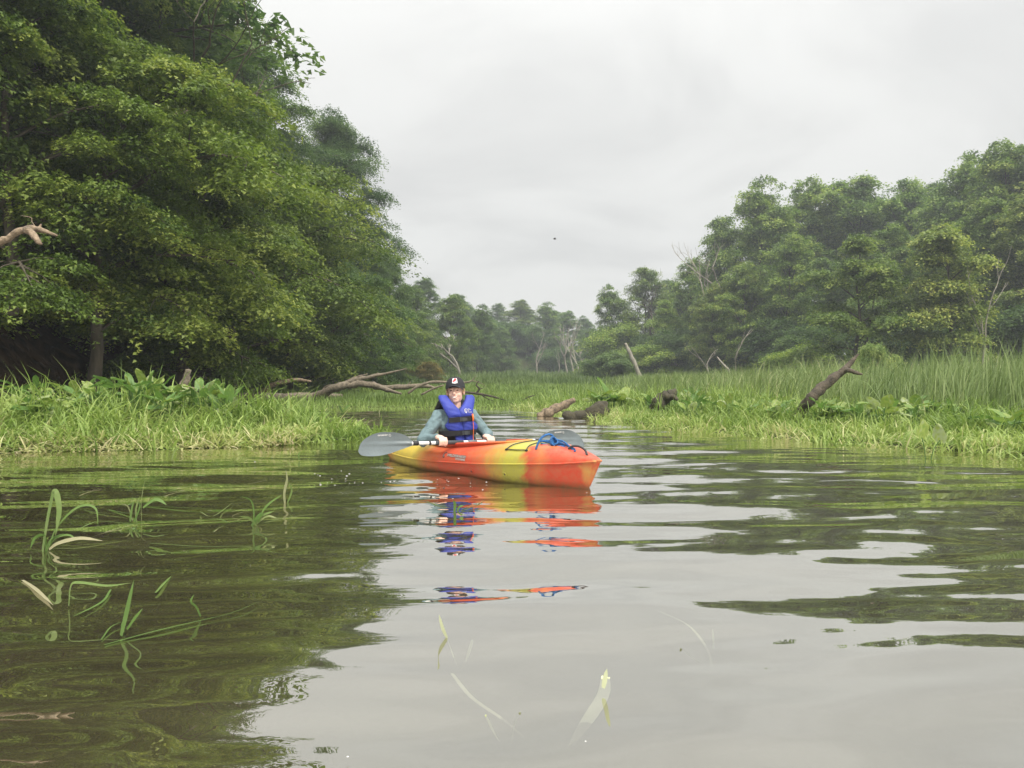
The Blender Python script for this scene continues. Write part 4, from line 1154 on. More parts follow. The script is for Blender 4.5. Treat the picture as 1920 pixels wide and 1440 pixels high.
side_text('WILDERNESS', .030, .10, .158, .27, 'decal_dark', 'lettering', .0022)
side_text('WILDERNESS', .028, .10, .158, .27, 'decal', 'lettering', .0004).location.y = -.002
side_text('SYSTEMS', .020, .235, .138, .13, 'decal', 'lettering')
mb = MB()
sw = [(.065 + .022 * math.cos(a) * (1 - .1 * a), .160 + .030 * math.sin(a) * (1 - .1 * a)) for a in np.linspace(.6, 5.8, 18)]
mb.tube([(s, hull_y(s, z) - .003, z) for s, z in sw], np.interp(np.linspace(0, 1, 18), [0, .5, 1], [.002, .007, .002]), 5)
mb.build('emblem', M['decal_dark'], kay)

# ------------------------------------------------------------------ rope on the bow
rp = empty('rope', tuple(P(1035, 838, 6.0))); tag(rp, 'blue rope tied in a loose bundle lying on the bow of the kayak', 'rope')
ro = Vector(rp.location)
def strand(pts, r=.0075):
    mb = MB(); q = spline([P(a, b - 1.5, y) - ro for a, b, y in pts], 6); mb.tube(q, r, 7, noise=.08); mb.build('strand', M['rope'], rp)
strand([(1005, 844, 5.93), (1009, 832, 5.93), (1018, 820, 5.95), (1030, 816, 5.98), (1038, 821, 6.0), (1039, 831, 6.0)], .0085)
strand([(1012, 828, 6.02), (1028, 831, 6.02), (1050, 836, 6.0), (1068, 843, 5.92), (1077, 846, 5.86)])
strand([(1014, 833, 6.0), (1030, 836, 6.0), (1052, 834, 5.97), (1070, 840, 5.88), (1078, 844, 5.84)])
strand([(1024, 838, 5.98), (1040, 838, 5.97), (1056, 839, 5.94), (1066, 847, 5.88), (1074, 850, 5.82), (1079, 846, 5.8)])
strand([(1042, 826, 5.98), (1055, 829, 5.95), (1066, 837, 5.9), (1074, 845, 5.84)])
strand([(1010, 830, 6.05), (1022, 828, 6.05), (1036, 829, 6.03), (1052, 832, 6.0), (1062, 838, 5.96)])
mb = MB()
for k in range(3):
    q = [(1037 + 5 * math.cos(a) + k * 2, 828 + (9 - 2 * k) * math.sin(a), 5.97 + .03 * math.cos(a + k)) for a in np.linspace(0, 6.28, 11)]
    mb.tube([P(a, b, y) - ro for a, b, y in q], .0075, 6)
mb.build('knot', M['rope'], rp)

# ------------------------------------------------------------------ paddle
PC = Vector((-.27, 6.77, .262)); PD = Vector((.853, .522, -.025)).normalized()
pad = empty('paddle', tuple(PC), math.atan2(PD.y, PD.x)); tag(pad, 'double bladed paddle with grey blades held across the kayak by the kayaker', 'paddle')
def tpx(px):
    q = (px - 960) / FPX; return (q * 6.77 + .27) / (.853 - .522 * q)
zt = lambda t: -.025 * t
def seg(p0, p1, r, mat, nm):
    a, b = tpx(p0), tpx(p1); mb = MB(); mb.tube([(a, 0, zt(a)), ((a + b) / 2, 0, zt((a + b) / 2)), (b, 0, zt(b))], r, 14); mb.build(nm, M[mat], pad)
seg(772, 1012, .0150, 'white', 'shaft')
seg(774, 784, .0195, 'black', 'collar'); seg(804, 807, .019, 'black', 'drip_ring'); seg(816, 868, .0185, 'gripgrey', 'grip'); seg(877, 893, .0180, 'ferrule', 'ferrule')
seg(922, 976, .0185, 'gripgrey', 'grip'); seg(986, 989, .021, 'black', 'drip_ring'); seg(1003, 1009, .0190, 'black', 'collar')
def blade(sgn, t0, tip):
    Lb = abs(tip - t0)
    U = np.concatenate([np.linspace(0, .9, 19), [.93, .955, .975, .99, 1.0]])
    top = np.interp(U, [0, .06, .147, .25, .34, .59, .72, .83, .92, .97, 1], [.016, .035, .066, .084, .094, .098, .084, .060, .028, -.008, -.052])
    bot = np.interp(U, [0, .1, .2, .44, .60, .74, .88, .95, .985, 1], [-.017, -.030, -.045, -.080, -.094, -.098, -.095, -.088, -.074, -.056])
    Wn = 17
    def surf(side):
        Gb = np.zeros((len(U), Wn, 3))
        for i, u in enumerate(U):
            for j in range(Wn):
                w = j / (Wn - 1); v = bot[i] + (top[i] - bot[i]) * w
                sp = math.exp(-(v / .013) ** 2) * .010 * (1 - u * .75)                     # spine
                gr = -.006 * math.exp(-((abs(v) - .024 * (1 - .4 * u)) / .008) ** 2) * (1 - u)   # flutes beside it
                yv = .025 * math.sin(u * 2.2) - (.020 * (v / .1) ** 2)
                t = t0 + sgn * u * Lb
                Gb[i, j] = (t, yv + side * (.0022 + max(0, sp) + (gr if side < 0 else 0)), zt(t) + v)
        return Gb
    a, b = surf(-1), surf(1)
    mb = MB(); mb.grid(a if sgn > 0 else a[:, ::-1]); mb.grid(b[:, ::-1] if sgn > 0 else b)
    e = np.stack([np.concatenate([a[:, 0], a[-1, 1:-1], a[::-1, -1]]), np.concatenate([b[:, 0], b[-1, 1:-1], b[::-1, -1]])], 1)
    mb.grid(e)
    o = mb.build('blade', M['greypad'], pad)
    # print, upside down as the blade is turned
    for body, size, u0, v0, wd in (('AQUABOUND', .017, .66 if sgn < 0 else .35, .062, .085),):
        me = text_mesh(body, size, 'lettering', .0005, .0006); c = coords(me); c[:, 0] *= wd / (c[:, 0].max() - c[:, 0].min())
        tt = t0 + sgn * u0 * Lb
        Y0 = -.0085
        q = np.stack([tt + wd - c[:, 0], np.interp(np.abs(tt + wd - c[:, 0] - t0) / Lb, [0, 1], [0, 1]) * 0 + c[:, 2], .064 + zt(tt) + .012 - c[:, 1]], -1)
        # follow the blade surface
        for k in range(len(q)):
            u = abs(q[k, 0] - t0) / Lb; v = q[k, 2] - zt(tt)
            q[k, 1] = .025 * math.sin(u * 2.2) - .020 * (v / .1) ** 2 - .0042 - q[k, 1]
        set_coords(me, q); link('lettering', me, o, M['white'])
        mb = MB(); x0 = tt + wd + .012; h = .008; zc = .064 + zt(tt) + .005
        u = abs(x0 + h - t0) / Lb
        yy = .025 * math.sin(u * 2.2) - .020 * (.07 / .1) ** 2 - .005
        mb.tube([(x0, yy, zc - h), (x0 + 2 * h, yy, zc - h), (x0 + 2 * h, yy, zc + h), (x0, yy, zc + h), (x0, yy, zc - h)], .0022, 4)
        mb.build('emblem', M['white'], o)
    return o
blade(-1, tpx(776), tpx(673)); blade(1, tpx(1008), tpx(1097))

# ------------------------------------------------------------------ the kayaker
PT = R(20)
PP = Vector((-.515, 6.99, 0))
per = empty('person', tuple(PP), PT)
tag(per, 'smiling person in black cap, blue life vest and teal shirt sitting in the kayak', 'person')
ci, si = math.cos(PT), math.sin(PT)
def loc(w):
    d = Vector(w) - PP; return Vector((d.x * ci + d.y * si, -d.x * si + d.y * ci, d.z))
def ldir(w): return Vector((w.x * ci + w.y * si, -w.x * si + w.y * ci, w.z))
cx = lambda z: .05 * (.54 - z) / .29 if z < .54 else 0.0
hp = [Vector(PC) + PD * t for t in (tpx(829), tpx(918))]
hl = [loc(p) for p in hp]
pdl = ldir(PD).normalized()
EL = [Vector((-.315, -.07, .275)), Vector((.295, -.035, .300))]
SHO = [Vector((-.150, .0, .478)), Vector((.150, .0, .478))]
body = MB()
body.ball((cx(.13), 0, .13), (.165, .12, .10), 20, 12)
body.ball((cx(.27), 0, .27), (.125, .095, .14), 20, 12)
body.ball((0, 0, .40), (.150, .10, .15), 20, 12)
body.cap((-.11, 0, .475), (.11, 0, .475), .055, .055)
body.cap((0, .0, .49), (0, -.012, .62), .054, .048)
fwd = ldir(KD); prp = Vector((-fwd.y, fwd.x, 0))
for s in (-1, 1):
    k = fwd * .44 + prp * .13 * s + Vector((cx(.1), 0, .17)); a = fwd * .86 + prp * .09 * s + Vector((cx(.1), 0, .05))
    body.cap(Vector((cx(.1) + .09 * s, 0, .11)), k, .078, .055); body.cap(k, a, .05, .034); body.cap(a, a + Vector((0, 0, .10)) + fwd * .05, .035, .028)
wrist = []
def hand(mb, c, d, elbow, mir):
    """palm behind and above the shaft, four fingers curled over it, thumb below"""
    d = d.normalized()
    back = (elbow - c); back = (back - d * back.dot(d)).normalized()
    fr = -back; up = Vector((0, 0, 1)); up = (up - d * up.dot(d)).normalized()
    fr = (fr - up * fr.dot(up)).normalized()
    pos = lambda ang, r, o: c + d * o + (fr * math.cos(R(ang)) + up * math.sin(R(ang))) * r
    offs = [(-.031, .92), (-.0105, 1.05), (.0105, 1.0), (.031, .82)]
    kn = []
    for o, ln in offs:
        o2 = o * 1.02
        pts = [pos(118, .040, o2 * .95), pos(78, .038 + .002 * ln, o2), pos(25, .031, o2), pos(-35 * ln, .0275, o2 * .98), pos(-80 * ln, .024, o2 * .95)]
        kn.append(pts[0])
        rr = [.0100, .0096, .0088, .0083, .0074]
        for i in range(4): mb.cap(pts[i], pts[i + 1], rr[i], rr[i + 1], 10, 4)
    w = pos(152, .088, 0) ; 
    wd = (elbow - w).normalized(); w = pos(150, .082, 0)
    for o, ln in offs: mb.cap(pos(118, .040, o * .95), w + d * o * .55, .0125, .0165, 10, 5)
    mb.ball(pos(135, .058, 0), (.036, .022, .022), 12, 8, np.array([list(d), list(d.cross(Vector((0, 0, 1))).normalized()), [0, 0, 1]]).T)
    sg = -mir
    th = [pos(170, .060, .022 * sg), pos(205, .040, .038 * sg), pos(250, .029, .036 * sg), pos(295, .027, .026 * sg)]
    for i in range(3): mb.cap(th[i], th[i + 1], [.0135, .0115, .0100, .0088][i], [.0135, .0115, .0100, .0088][i + 1], 10, 4)
    return w
for i in (0, 1):
    w = hand(body, hl[i], pdl, EL[i], -1 if i == 0 else 1); wrist.append(w)
    body.cap(SHO[i], EL[i], .045, .036); body.cap(EL[i], w, .035, .0235)
# head, built facing -Y then turned to the camera
hd = MB()
hc = Vector((0, -.012, .705))
hd.ball((0, .012, .735), (.074, .092, .088), 28, 18)
hd.ball((0, -.028, .672), (.060, .058, .082), 28, 18); hd.ball((0, -.012, .650), (.060, .055, .060), 24, 16)
hd.ball((0, -.052, .615), (.034, .030, .024), 16, 10)                      # chin
hd.cap((-.026, -.022, .626), (.026, -.022, .626), .026, .026)               # jaw
for s in (-1, 1):
    hd.ball((s * .031, -.062, .666), (.024, .021, .022), 14, 10)            # cheeks
    hd.cap((s * .018, -.080, .718), (s * .044, -.068, .718), .011, .010)    # brow
    hd.ball((s * .077, .005, .690), (.009, .018, .028), 12, 8)              # ear
    hd.ball((s * .030, -.080, .703), (.013, .009, .009), 10, 8)             # lid
hd.cap((0, -.088, .706), (0, -.100, .676), .0085, .0125)                    # nose
hd.ball((0, -.098, .672), (.0165, .013, .010), 12, 8)
hd.cap((-.017, -.083, .655), (.017, -.083, .655), .008, .008)               # upper lip base
hd.cap((-.015, -.080, .629), (.015, -.080, .629), .009, .009)
HR = Matrix.Rotation(-PT - R(3), 4, 'Z') @ Matrix.Rotation(R(-4), 4, 'Y') @ Matrix.Rotation(R(-6), 4, 'X')
def hx(a):
    a = np.asarray(a, float) - np.array(hc); return a @ np.array(HR.to_3x3()).T + np.array(hc) + np.array([-.004, 0, 0])
for v in hd.v: pass
hv = [hx(v) for v in hd.v]
n0 = body.n
for f in hd.f4: body.f4.append(f + n0)
for f in hd.f3: body.f3.append(f + n0)
body.v += hv; body.n += hd.n
bm_ = remeshed(body, 'body', .0047, 3, .5)
link('body', bm_, per, M['skin'])
def head_part(mb, name, mat):
    mb.v = [hx(v) for v in mb.v]; return mb.build(name, mat, per)
for s in (-1, 1):
    mb = MB(); mb.ball((s * .030, -.0885, .703), (.0110, .0045, .0050), 12, 8); head_part(mb, 'eye', M['eye'])
    mb = MB(); mb.tube(spline([(s * .016, -.092, .719), (s * .030, -.093, .723), (s * .046, -.083, .718)], 4), .0026, 5); head_part(mb, 'eyebrow', M['hair'])
mb = MB(); mb.grid(np.array([[(.030 * t, -.0955 + .020 * t * t, .6480 + .006 * t * t - (1 - k) * .0130 * (1 - t * t)) for k in (0, .5, 1)] for t in np.linspace(-1, 1, 11)])); head_part(mb, 'teeth', M['teeth'])
mb = MB()
mb.tube([(.029 * t, -.0935 + .020 * t * t, .6490 + .0055 * t * t) for t in np.linspace(-1, 1, 11)], .0028, 6)
mb.tube([(.028 * t, -.0915 + .019 * t * t, .6345 + .017 * t * t) for t in np.linspace(-1, 1, 11)], .0036, 6)
head_part(mb, 'lips', M['lips'])
# hair
mb = MB()
mb.ball((0, .030, .715), (.080, .085, .075), 20, 14)
for s in (-1, 1):
    for k in range(5):
        o = k * .012
        mb.cap((s * .078, -.022 + o, .722), (s * (.079 + .005 * (k % 2)), -.008 + o, .684 - .009 * (k % 3)), .0065, .0035, 8, 4)
mb.ball((0, .09, .67), (.035, .03, .045), 12, 10)
mb.v = [hx(v) for v in mb.v]
hm = remeshed(mb, 'hair', .005, 1); link('hair', hm, per, M['hair'])
# cap
mb = MB()
Gc = np.zeros((33, 12, 3))
for i, a in enumerate(np.linspace(0, 2 * math.pi, 33)):
    for j, t in enumerate(np.linspace(0, math.pi / 2, 12)):
        Gc[i, j] = (.089 * math.cos(a) * math.cos(t) ** .8, .008 + .106 * math.sin(a) * math.cos(t) ** .8, .728 + .108 * math.sin(t) ** .92)
mb.grid(Gc); mb.ball((0, .008, .836), (.008, .008, .004), 8, 6)
Gb = []
for t in np.linspace(0, 1, 7):
    Gb.append([(math.sin(a) * .084 * (1 - .04 * t), .008 - math.cos(a) * .101 * (1 - .0 * t) - t * .062 * max(0, math.cos(a * 1.15)) ** .6, .732 + .018 * math.cos(a) ** 2 * 1 - .010 * t - .018 * (math.sin(a) ** 2)) for a in np.linspace(-1.3, 1.3, 21)])
Gb = np.array(Gb); mb2 = MB(); mb2.grid(Gb); G2 = Gb.copy(); G2[:, :, 2] -= .004; mb2.grid(G2[::-1]); mb2.grid(np.stack([Gb[-1], G2[-1]], 0))
capo = head_part(mb, 'cap', M['cap']); mb2.v = [hx(v) for v in mb2.v]
bo = mb2.build('cap_brim', M['cap'], capo)
def cap_pt(ax, az, off=.003):
    a = -math.pi / 2 + ax; t = az
    return (( .089 + off) * math.cos(a) * math.cos(t) ** .8, .008 + (.106 + off) * math.sin(a) * math.cos(t) ** .8, .728 + (.108 + off) * math.sin(t) ** .92)
mb = MB(); mb.grid(np.array([[cap_pt(.12 + x * .28, .60 + z * .26 - .04 * (1 - abs(x)) * (z < 0)) for z in np.linspace(-1, 1, 7)] for x in np.linspace(-1, 1, 7)])); mb.v = [hx(v) for v in mb.v]
po = mb.build('patch', M['patch_white'], capo)
mb = MB()
for (x0, z0, w_, h_) in ((.35, .35, .42, .42), (-.1, .05, .45, .35), (-.45, -.35, .35, .35), (.1, -.2, .3, .25), (.0, .55, .3, .25)):
    mb.grid(np.array([[cap_pt(.12 + (x0 + w_ * x) * .28, .60 + (z0 + h_ * z * math.sqrt(max(0, 1 - x * x))) * .25, .0055) for z in np.linspace(-1, 1, 5)] for x in np.linspace(-1, 1, 7)]))
mb.v = [hx(v) for v in mb.v]; mb.build('emblem', M['patch_red'], po)
# shirt
sh = MB()
sh.ball((cx(.14), 0, .15), (.165, .125, .10), 20, 12)
sh.ball((cx(.27), 0, .28), (.140, .108, .14), 20, 12); sh.ball((0, 0, .405), (.165, .112, .145), 20, 12)
sh.cap((-.115, .0, .478), (.115, .0, .478), .064, .064); sh.cap((0, .006, .50), (0, 0, .535), .068, .060)
for i in (0, 1):
    sh.cap(SHO[i], EL[i], .066, .054); w = wrist[i]; q = EL[i].lerp(w, .93)
    sh.cap(EL[i], q, .052, .031)
    sh.ball(EL[i] + Vector((0, 0, -.012)), (.056, .056, .05), 14, 10)
sm = remeshed(sh, 'shirt', .007, 3)
a = coords(sm)
fold = .0035 * (np.sin(a[:, 0] * 95 + 40 * a[:, 2] + 2.2 * np.sin(a[:, 2] * 30 + a[:, 1] * 22)) * (vnoise(a[:, 0] * 14 + 5, a[:, 2] * 14 + a[:, 1] * 9) > .35)) + .010 * (vnoise(a[:, 0] * 9 + a[:, 2] * 9, a[:, 2] * 26 - a[:, 0] * 20 + a[:, 1] * 15) - .5)
nr = np.empty(len(sm.vertices) * 3, dtype=np.float32); sm.vertices.foreach_get('normal', nr); nr = nr.reshape(-1, 3)
set_coords(sm, a + nr * fold[:, None]); link('shirt', sm, per, M['shirt'])
tr_ = MB()
for s in (-1, 1):
    k = fwd * .44 + prp * .13 * s + Vector((cx(.1), 0, .17)); an = fwd * .80 + prp * .09 * s + Vector((cx(.1), 0, .06))
    tr_.cap(Vector((cx(.1) + .09 * s, 0, .11)), k, .088, .064); tr_.cap(k, an, .06, .045)
tr_.ball((cx(.1), 0, .10), (.175, .13, .09), 18, 10)
link('trousers', remeshed(tr_, 'trousers', .012, 2), per, M['trousers'])
# life vest
vest = empty('life_vest', (0, 0, 0)); vest.parent = per
def vy(x, z, off=0.0):
    x = x - cx(z)
    r = np.interp(z, [.2, .3, .42, .50, .56, .60, .64, .67], [.158, .160, .165, .160, .142, .118, .088, .055])
    return -(r + off) * math.sqrt(max(.05, 1 - (abs(x) / .235) ** 2.4))
def panel(rows, sgn, name, mat, th=.045, puff=.010, nz=14, nx=9):
    rows = np.array(rows); Z = np.linspace(rows[0, 0], rows[-1, 0], nz)
    F_ = np.zeros((nx, nz, 3)); B_ = np.zeros((nx, nz, 3))
    for j, z in enumerate(Z):
        a = np.interp(z, rows[:, 0], rows[:, 1]); b = np.interp(z, rows[:, 0], rows[:, 2])
        for i in range(nx):
            t = i / (nx - 1); x = cx(z) + sgn * (a + (b - a) * t)
            e = min(t, 1 - t, j / (nz - 1) * 1.6, (1 - j / (nz - 1)) * 1.6) * 2
            pf = puff * min(1, e * 3) ** .5 - .006
            wr_ = .0022 * math.sin(z * 170 + x * 60) * min(1, e * 4)
            F_[i, j] = (x, vy(x, z) - pf - wr_, z); B_[i, j] = (x, vy(x, z) + th, z)
    mb = MB(); mb.grid(F_ if sgn < 0 else F_[::-1]); mb.grid(B_)
    loop = lambda G: np.concatenate([G[:, 0], G[-1, 1:], G[-2::-1, -1], G[0, -2::-1]])
    mb.grid(np.stack([loop(F_), loop(B_)], 1))
    return mb.build(name, mat, vest)
UP = [(.478, .0, .112), (.50, .0, .118), (.54, .002, .132), (.575, .034, .144), (.61, .062, .157), (.645, .083, .168), (.668, .094, .150)]
MIDR = [(.345, .002, .115), (.37, .002, .140), (.40, .002, .150), (.43, .002, .118), (.476, .0, .106)]
LOWR = [(.20, .002, .085), (.30, .002, .092), (.342, .002, .10)]
for s in (-1, 1):
    panel(UP, s, 'front_panel', M['vestblue']); panel(MIDR, s, 'front_panel', M['vestblue']); panel(LOWR, s, 'front_panel', M['vestblue'])
# black back panel and sides
mb = MB()
mb.ball((0, .115, .50), (.165, .045, .17), 20, 14); mb.ball((cx(.3), .105, .33), (.175, .045, .15), 20, 14)
for s in (-1, 1): mb.cap((s * .125, .04, .60), (s * .14, .09, .52), .030, .035)
link('back_panel', remeshed(mb, 'back_panel', .008, 3), vest, M['webbing'])
mb = MB()
for s in (-1, 1):
    Gs = []
    for z in np.linspace(.20, .395, 9):
        fl = np.interp(z, [.2, .3, .395], [.205 if s < 0 else .165, .190 if s < 0 else .16, .150])
        xi = np.interp(z, [.2, .34, .395], [.08, .09, .13])
        Gs.append([(cx(z) + s * (xi + (fl - xi) * t), (vy(cx(z) + s * (xi + (fl - xi) * t), z, .004) * (1 - t) + .05 * t), z) for t in np.linspace(0, 1, 8)])
    Gs = np.array(Gs); mb.grid(Gs)
mb.build('side_panel', M['webbing'], vest)
def strap(z0, h, x0, x1, nm='strap'):
    mb = MB(); T = np.linspace(0, 1, 19)
    Gf = np.array([[(x0 + (x1 - x0) * t + cx(z0) * 0, vy(x0 + (x1 - x0) * t, z0, .014), z0 + k * h - .012 * (2 * t - 1) * -.6) for k in (-.5, 0, .5)] for t in T])
    mb.grid(Gf); Gk = Gf.copy(); Gk[:, :, 1] += .004; mb.grid(Gk[::-1]); return mb.build(nm, M['webbing'], vest)
for z0, xa, xb in ((.456, -.105, .118), (.335, -.165, .15)):
    st_ = strap(z0, .046, xa, xb)
    mb = MB(); c0 = cx(z0) + (-.0 if z0 > .4 else .0) + .012
    mb.box((c0, vy(c0, z0, .020), z0), (.036, .012, .032)); mb.box((c0 - .027, vy(c0, z0, .018), z0), (.012, .010, .038)); mb.box((c0 + .027, vy(c0, z0, .018), z0), (.012, .010, .026))
    mb.build('buckle', M['gripgrey'], st_, smooth=False)
mb = MB(); mb.tube([(.108, vy(.108, .50, .03), .502), (.112, vy(.112, .47, .035), .470), (.112, vy(.112, .44, .035), .438)], [.010, .0125, .010], 8, flat=.7)
wo = mb.build('whistle', M['orange'], vest)
mb = MB(); mb.tube(spline([(.112, vy(.112, .44, .032), .438), (.116, vy(.116, .38, .03), .38), (.114, vy(.114, .30, .03), .30), (.112, -.20, .262)], 4), .0032, 5); mb.build('cord', M['orange'], wo)
# white script emblem on the collar
mb = MB()
def vp(x, z): return (x, vy(x, z, .0075), z)
mb.tube([vp(.055 + .014 * math.cos(a), .533 + .015 * math.sin(a)) for a in np.linspace(0, 5.6, 14)], .0022, 4)
mb.tube([vp(.052 + .006 * math.cos(a), .528 + .010 * math.sin(a)) for a in np.linspace(0, 6, 8)], .0020, 4)
mb.tube([vp(x, z) for x, z in ((.075, .520), (.078, .552), (.083, .530), (.088, .548), (.093, .536), (.104, .541))], .0020, 4)
mb.tube([vp(x, z) for x, z in ((.078, .518), (.112, .517))], .0022, 4)
mb.tube([vp(x, z) for x, z in ((.048, .516), (.062, .512))], .0028, 4)
mb.build('emblem', M['patch_white'], vest)

# ------------------------------------------------------------------ sprigs standing in and lying on the water
def YW(py, z=0.0): return (CAM_H - z) * FPX / (py - 703)
def ribbon_mesh(pts, wpx, tv, Yr, flat=False):
    q = spline(pts, 5); n = len(q); wpx = wpx * .85
    T = np.gradient(q, axis=0); T /= np.linalg.norm(T, axis=1)[:, None]
    if flat: S = np.cross(T, [0, 0, 1.0])
    else: S = np.cross(T, [0, 1.0, 0])
    S /= np.linalg.norm(S, axis=1)[:, None] + 1e-9
    S = S * .85 + (np.array([0, .5, 0]) if not flat else np.array([0, 0, .12]))
    t = np.linspace(0, 1, n); w = np.interp(t, [0, .15, .5, .8, 1], [.65, .85, 1, .7, .03]) * wpx / FPX * Yr * .5
    c = q + (np.array([0, 0, -.12]) * w[:, None])
    G = np.stack([q - S * w[:, None], c, q + S * w[:, None]], 1)
    mb = MB(); mb.grid(G); return mb.mesh('leaf', tint=np.full(n * 3, tv) + rng.normal(0, .03, n * 3))
M['sprig'] = leaf_mat('sprig_leaf', [(0, (.06, .12, .03)), (.4, (.13, .22, .055)), (.65, (.22, .27, .10)), (1, (.42, .38, .24))], .3)
def sprig(label, stand, lying=(), sunk=(), base=None, cat='water plant', group=None, mat='sprig'):
    b0 = base
    Y0 = YW(b0[1]); o = Vector(((b0[0] - 960) / FPX * Y0, Y0, 0))
    t = empty('water_sprig', tuple(o)); tag(t, label, cat, group)
    for k, (pts, w, tv) in enumerate(stand):
        q = [P(a, b, Y0 + .02 * (k % 3 - 1)) - o for a, b in pts]
        link('leaf', ribbon_mesh(q, w, tv, Y0), t, M[mat])
    for pts, w, tv in lying:
        q = []
        for a, b in pts:
            Y = YW(b, .006); q.append(Vector(((a - 960) / FPX * Y, Y, .008)) - o)
        link('leaf', ribbon_mesh(q, w * 1.3, tv, Y0, True), t, M['sprig'])
    for pts, w, tv in sunk:
        q = []
        for i, (a, b) in enumerate(pts):
            z = -.006 - .10 * i / (len(pts) - 1)
            Y = YW(b, z); q.append(Vector(((a - 960) / FPX * Y, Y, z)) - o)
        link('leaf', ribbon_mesh(q, w, tv, Y0, True), t, M['sunk'])
    return t
M['sunk'] = leaf_mat('sunken_leaf', [(0, (.30, .34, .14)), (1, (.66, .68, .45))], .1)
sprig('tall folded grass blade with arching leaves standing in the water near the left edge',
      [([(80, 1034), (87, 985), (97, 935), (101, 921), (107, 930), (111, 955), (108, 980), (104, 1005)], 13, .52), ([(88, 1032), (106, 990), (135, 958), (160, 947), (180, 955), (184, 988)], 6, .45),
       ([(90, 1028), (104, 1009), (128, 1003), (146, 1013)], 5, .42), ([(86, 1034), (84, 1005), (66, 1008), (56, 1030)], 7, .35), ([(92, 1030), (110, 1018), (150, 1009), (193, 1014)], 9, .92), ([(84, 1036), (95, 1012), (120, 1000)], 5, .3)],
      [([(152, 990), (185, 978), (240, 982)], 7, .5), ([(170, 1008), (205, 996), (250, 984)], 6, .85), ([(100, 1024), (160, 1022), (260, 1012)], 3, .6), ([(60, 1078), (110, 1072), (200, 1076)], 5, .4)], base=(85, 1032))
sprig('small clump of broken green stalks standing in the water right of the tall folded blade',
      [([(244, 978), (246, 960), (251, 938)], 8, .45), ([(256, 980), (255, 955), (262, 930)], 7, .6), ([(248, 976), (240, 950), (226, 945)], 5, .75), ([(252, 978), (262, 950), (258, 940)], 6, .3), ([(266, 986), (265, 940), (273, 893)], 2.2, .7),
       ([(268, 952), (288, 937), (300, 938), (313, 947)], 8, .42)],
      [([(272, 950), (320, 951), (415, 956)], 6, .35), ([(200, 955), (235, 962), (300, 968)], 4, .4), ([(150, 956), (190, 962), (240, 964)], 3, .5), ([(280, 1019), (380, 1025), (500, 1024)], 5, .45)], base=(252, 980))
sprig('spreading green sprig with two upright blades and long floating leaves left of the kayak',
      [([(474, 986), (476, 960), (470, 938), (451, 930)], 5, .4), ([(484, 980), (495, 955), (510, 940), (529, 928)], 5.5, .42), ([(478, 984), (488, 968), (515, 958)], 7, .5), ([(480, 986), (468, 972), (448, 968)], 8, .55), ([(472, 986), (482, 970), (492, 960)], 8, .3), ([(476, 986), (500, 968), (520, 972)], 5, .7)],
      [([(495, 980), (545, 970), (606, 963)], 7, .62), ([(398, 997), (430, 980), (462, 976)], 6, .45), ([(395, 972), (415, 975), (440, 985)], 4, .4), ([(400, 998), (410, 990), (425, 985)], 5, .9), ([(435, 960), (455, 955), (468, 952)], 3, .8), ([(375, 960), (400, 968), (440, 940)], 3, .6), ([(370, 925), (400, 918), (430, 912)], 4, .55)], base=(478, 988))
sprig('single twisted pale blade standing in the water halfway to the kayak', [([(535, 952), (533, 925), (538, 900), (536, 880)], 8, .8), ([(538, 945), (547, 920), (541, 903)], 5, .5)], base=(537, 940))
sprig('bright green pointed blade standing in the dark water at lower left',
      [([(227, 1192), (238, 1145), (251, 1087)], 15, .40), ([(238, 1180), (252, 1160), (268, 1140)], 8, .42), ([(234, 1184), (228, 1172), (240, 1160)], 5, .3)],
      [([(196, 1210), (300, 1182), (430, 1152)], 9, .35), ([(385, 1163), (440, 1148), (492, 1126)], 3, .35), ([(190, 1200), (215, 1172), (275, 1158)], 4, .32)], base=(230, 1192))
sprig('bent light green blade making a corner over the water at lower left',
      [([(129, 1136), (133, 1098), (150, 1092), (200, 1098), (246, 1093)], 6, .5)], [([(208, 1106), (190, 1130), (135, 1158)], 5, .35)], base=(130, 1136))
sprig('yellow brown leaf tip floating at the lower left edge', [], [([(42, 1088), (68, 1106), (100, 1136)], 9, .95)], base=(70, 1106))
sprig('pair of short olive leaf tips in the dark water right of the pointed blade', [([(376, 1156), (368, 1138), (358, 1128), (364, 1114)], 8, .35)], [([(292, 1112), (306, 1096), (322, 1080)], 7, .45)], base=(372, 1156))
sprig('forked pale leaf just under the surface below the kayak', [([(838, 1196), (830, 1178), (823, 1152)], 10, .8)], [], [([(838, 1196), (848, 1225), (860, 1255)], 12, .6), ([(886, 1200), (876, 1232), (864, 1262)], 12, .6)], base=(838, 1196), mat='sunk')
sprig('long pale sunken leaf curving toward the bottom of the picture', [], [], [([(847, 1262), (885, 1308), (945, 1350), (985, 1385)], 16, .7), ([(975, 1335), (965, 1360), (958, 1400)], 8, .5), ([(910, 1340), (930, 1380), (955, 1415)], 16, .2)], base=(900, 1330))
sprig('broad pale sunken leaf with its point up at the bottom right of the middle', [([(1131, 1290), (1134, 1275), (1138, 1254)], 12, .75)], [], [([(1136, 1268), (1130, 1305), (1095, 1360), (1066, 1400)], 34, .75)], base=(1134, 1290), mat='sunk')
sprig('faint thin sunken leaf in the grey water right of the middle', [], [], [([(1238, 1147), (1290, 1172), (1325, 1215), (1338, 1262)], 9, .6), ([(1336, 1180), (1338, 1210), (1332, 1232)], 6, .2), ([(1275, 1215), (1300, 1235), (1325, 1250)], 6, .2)], base=(1290, 1172))
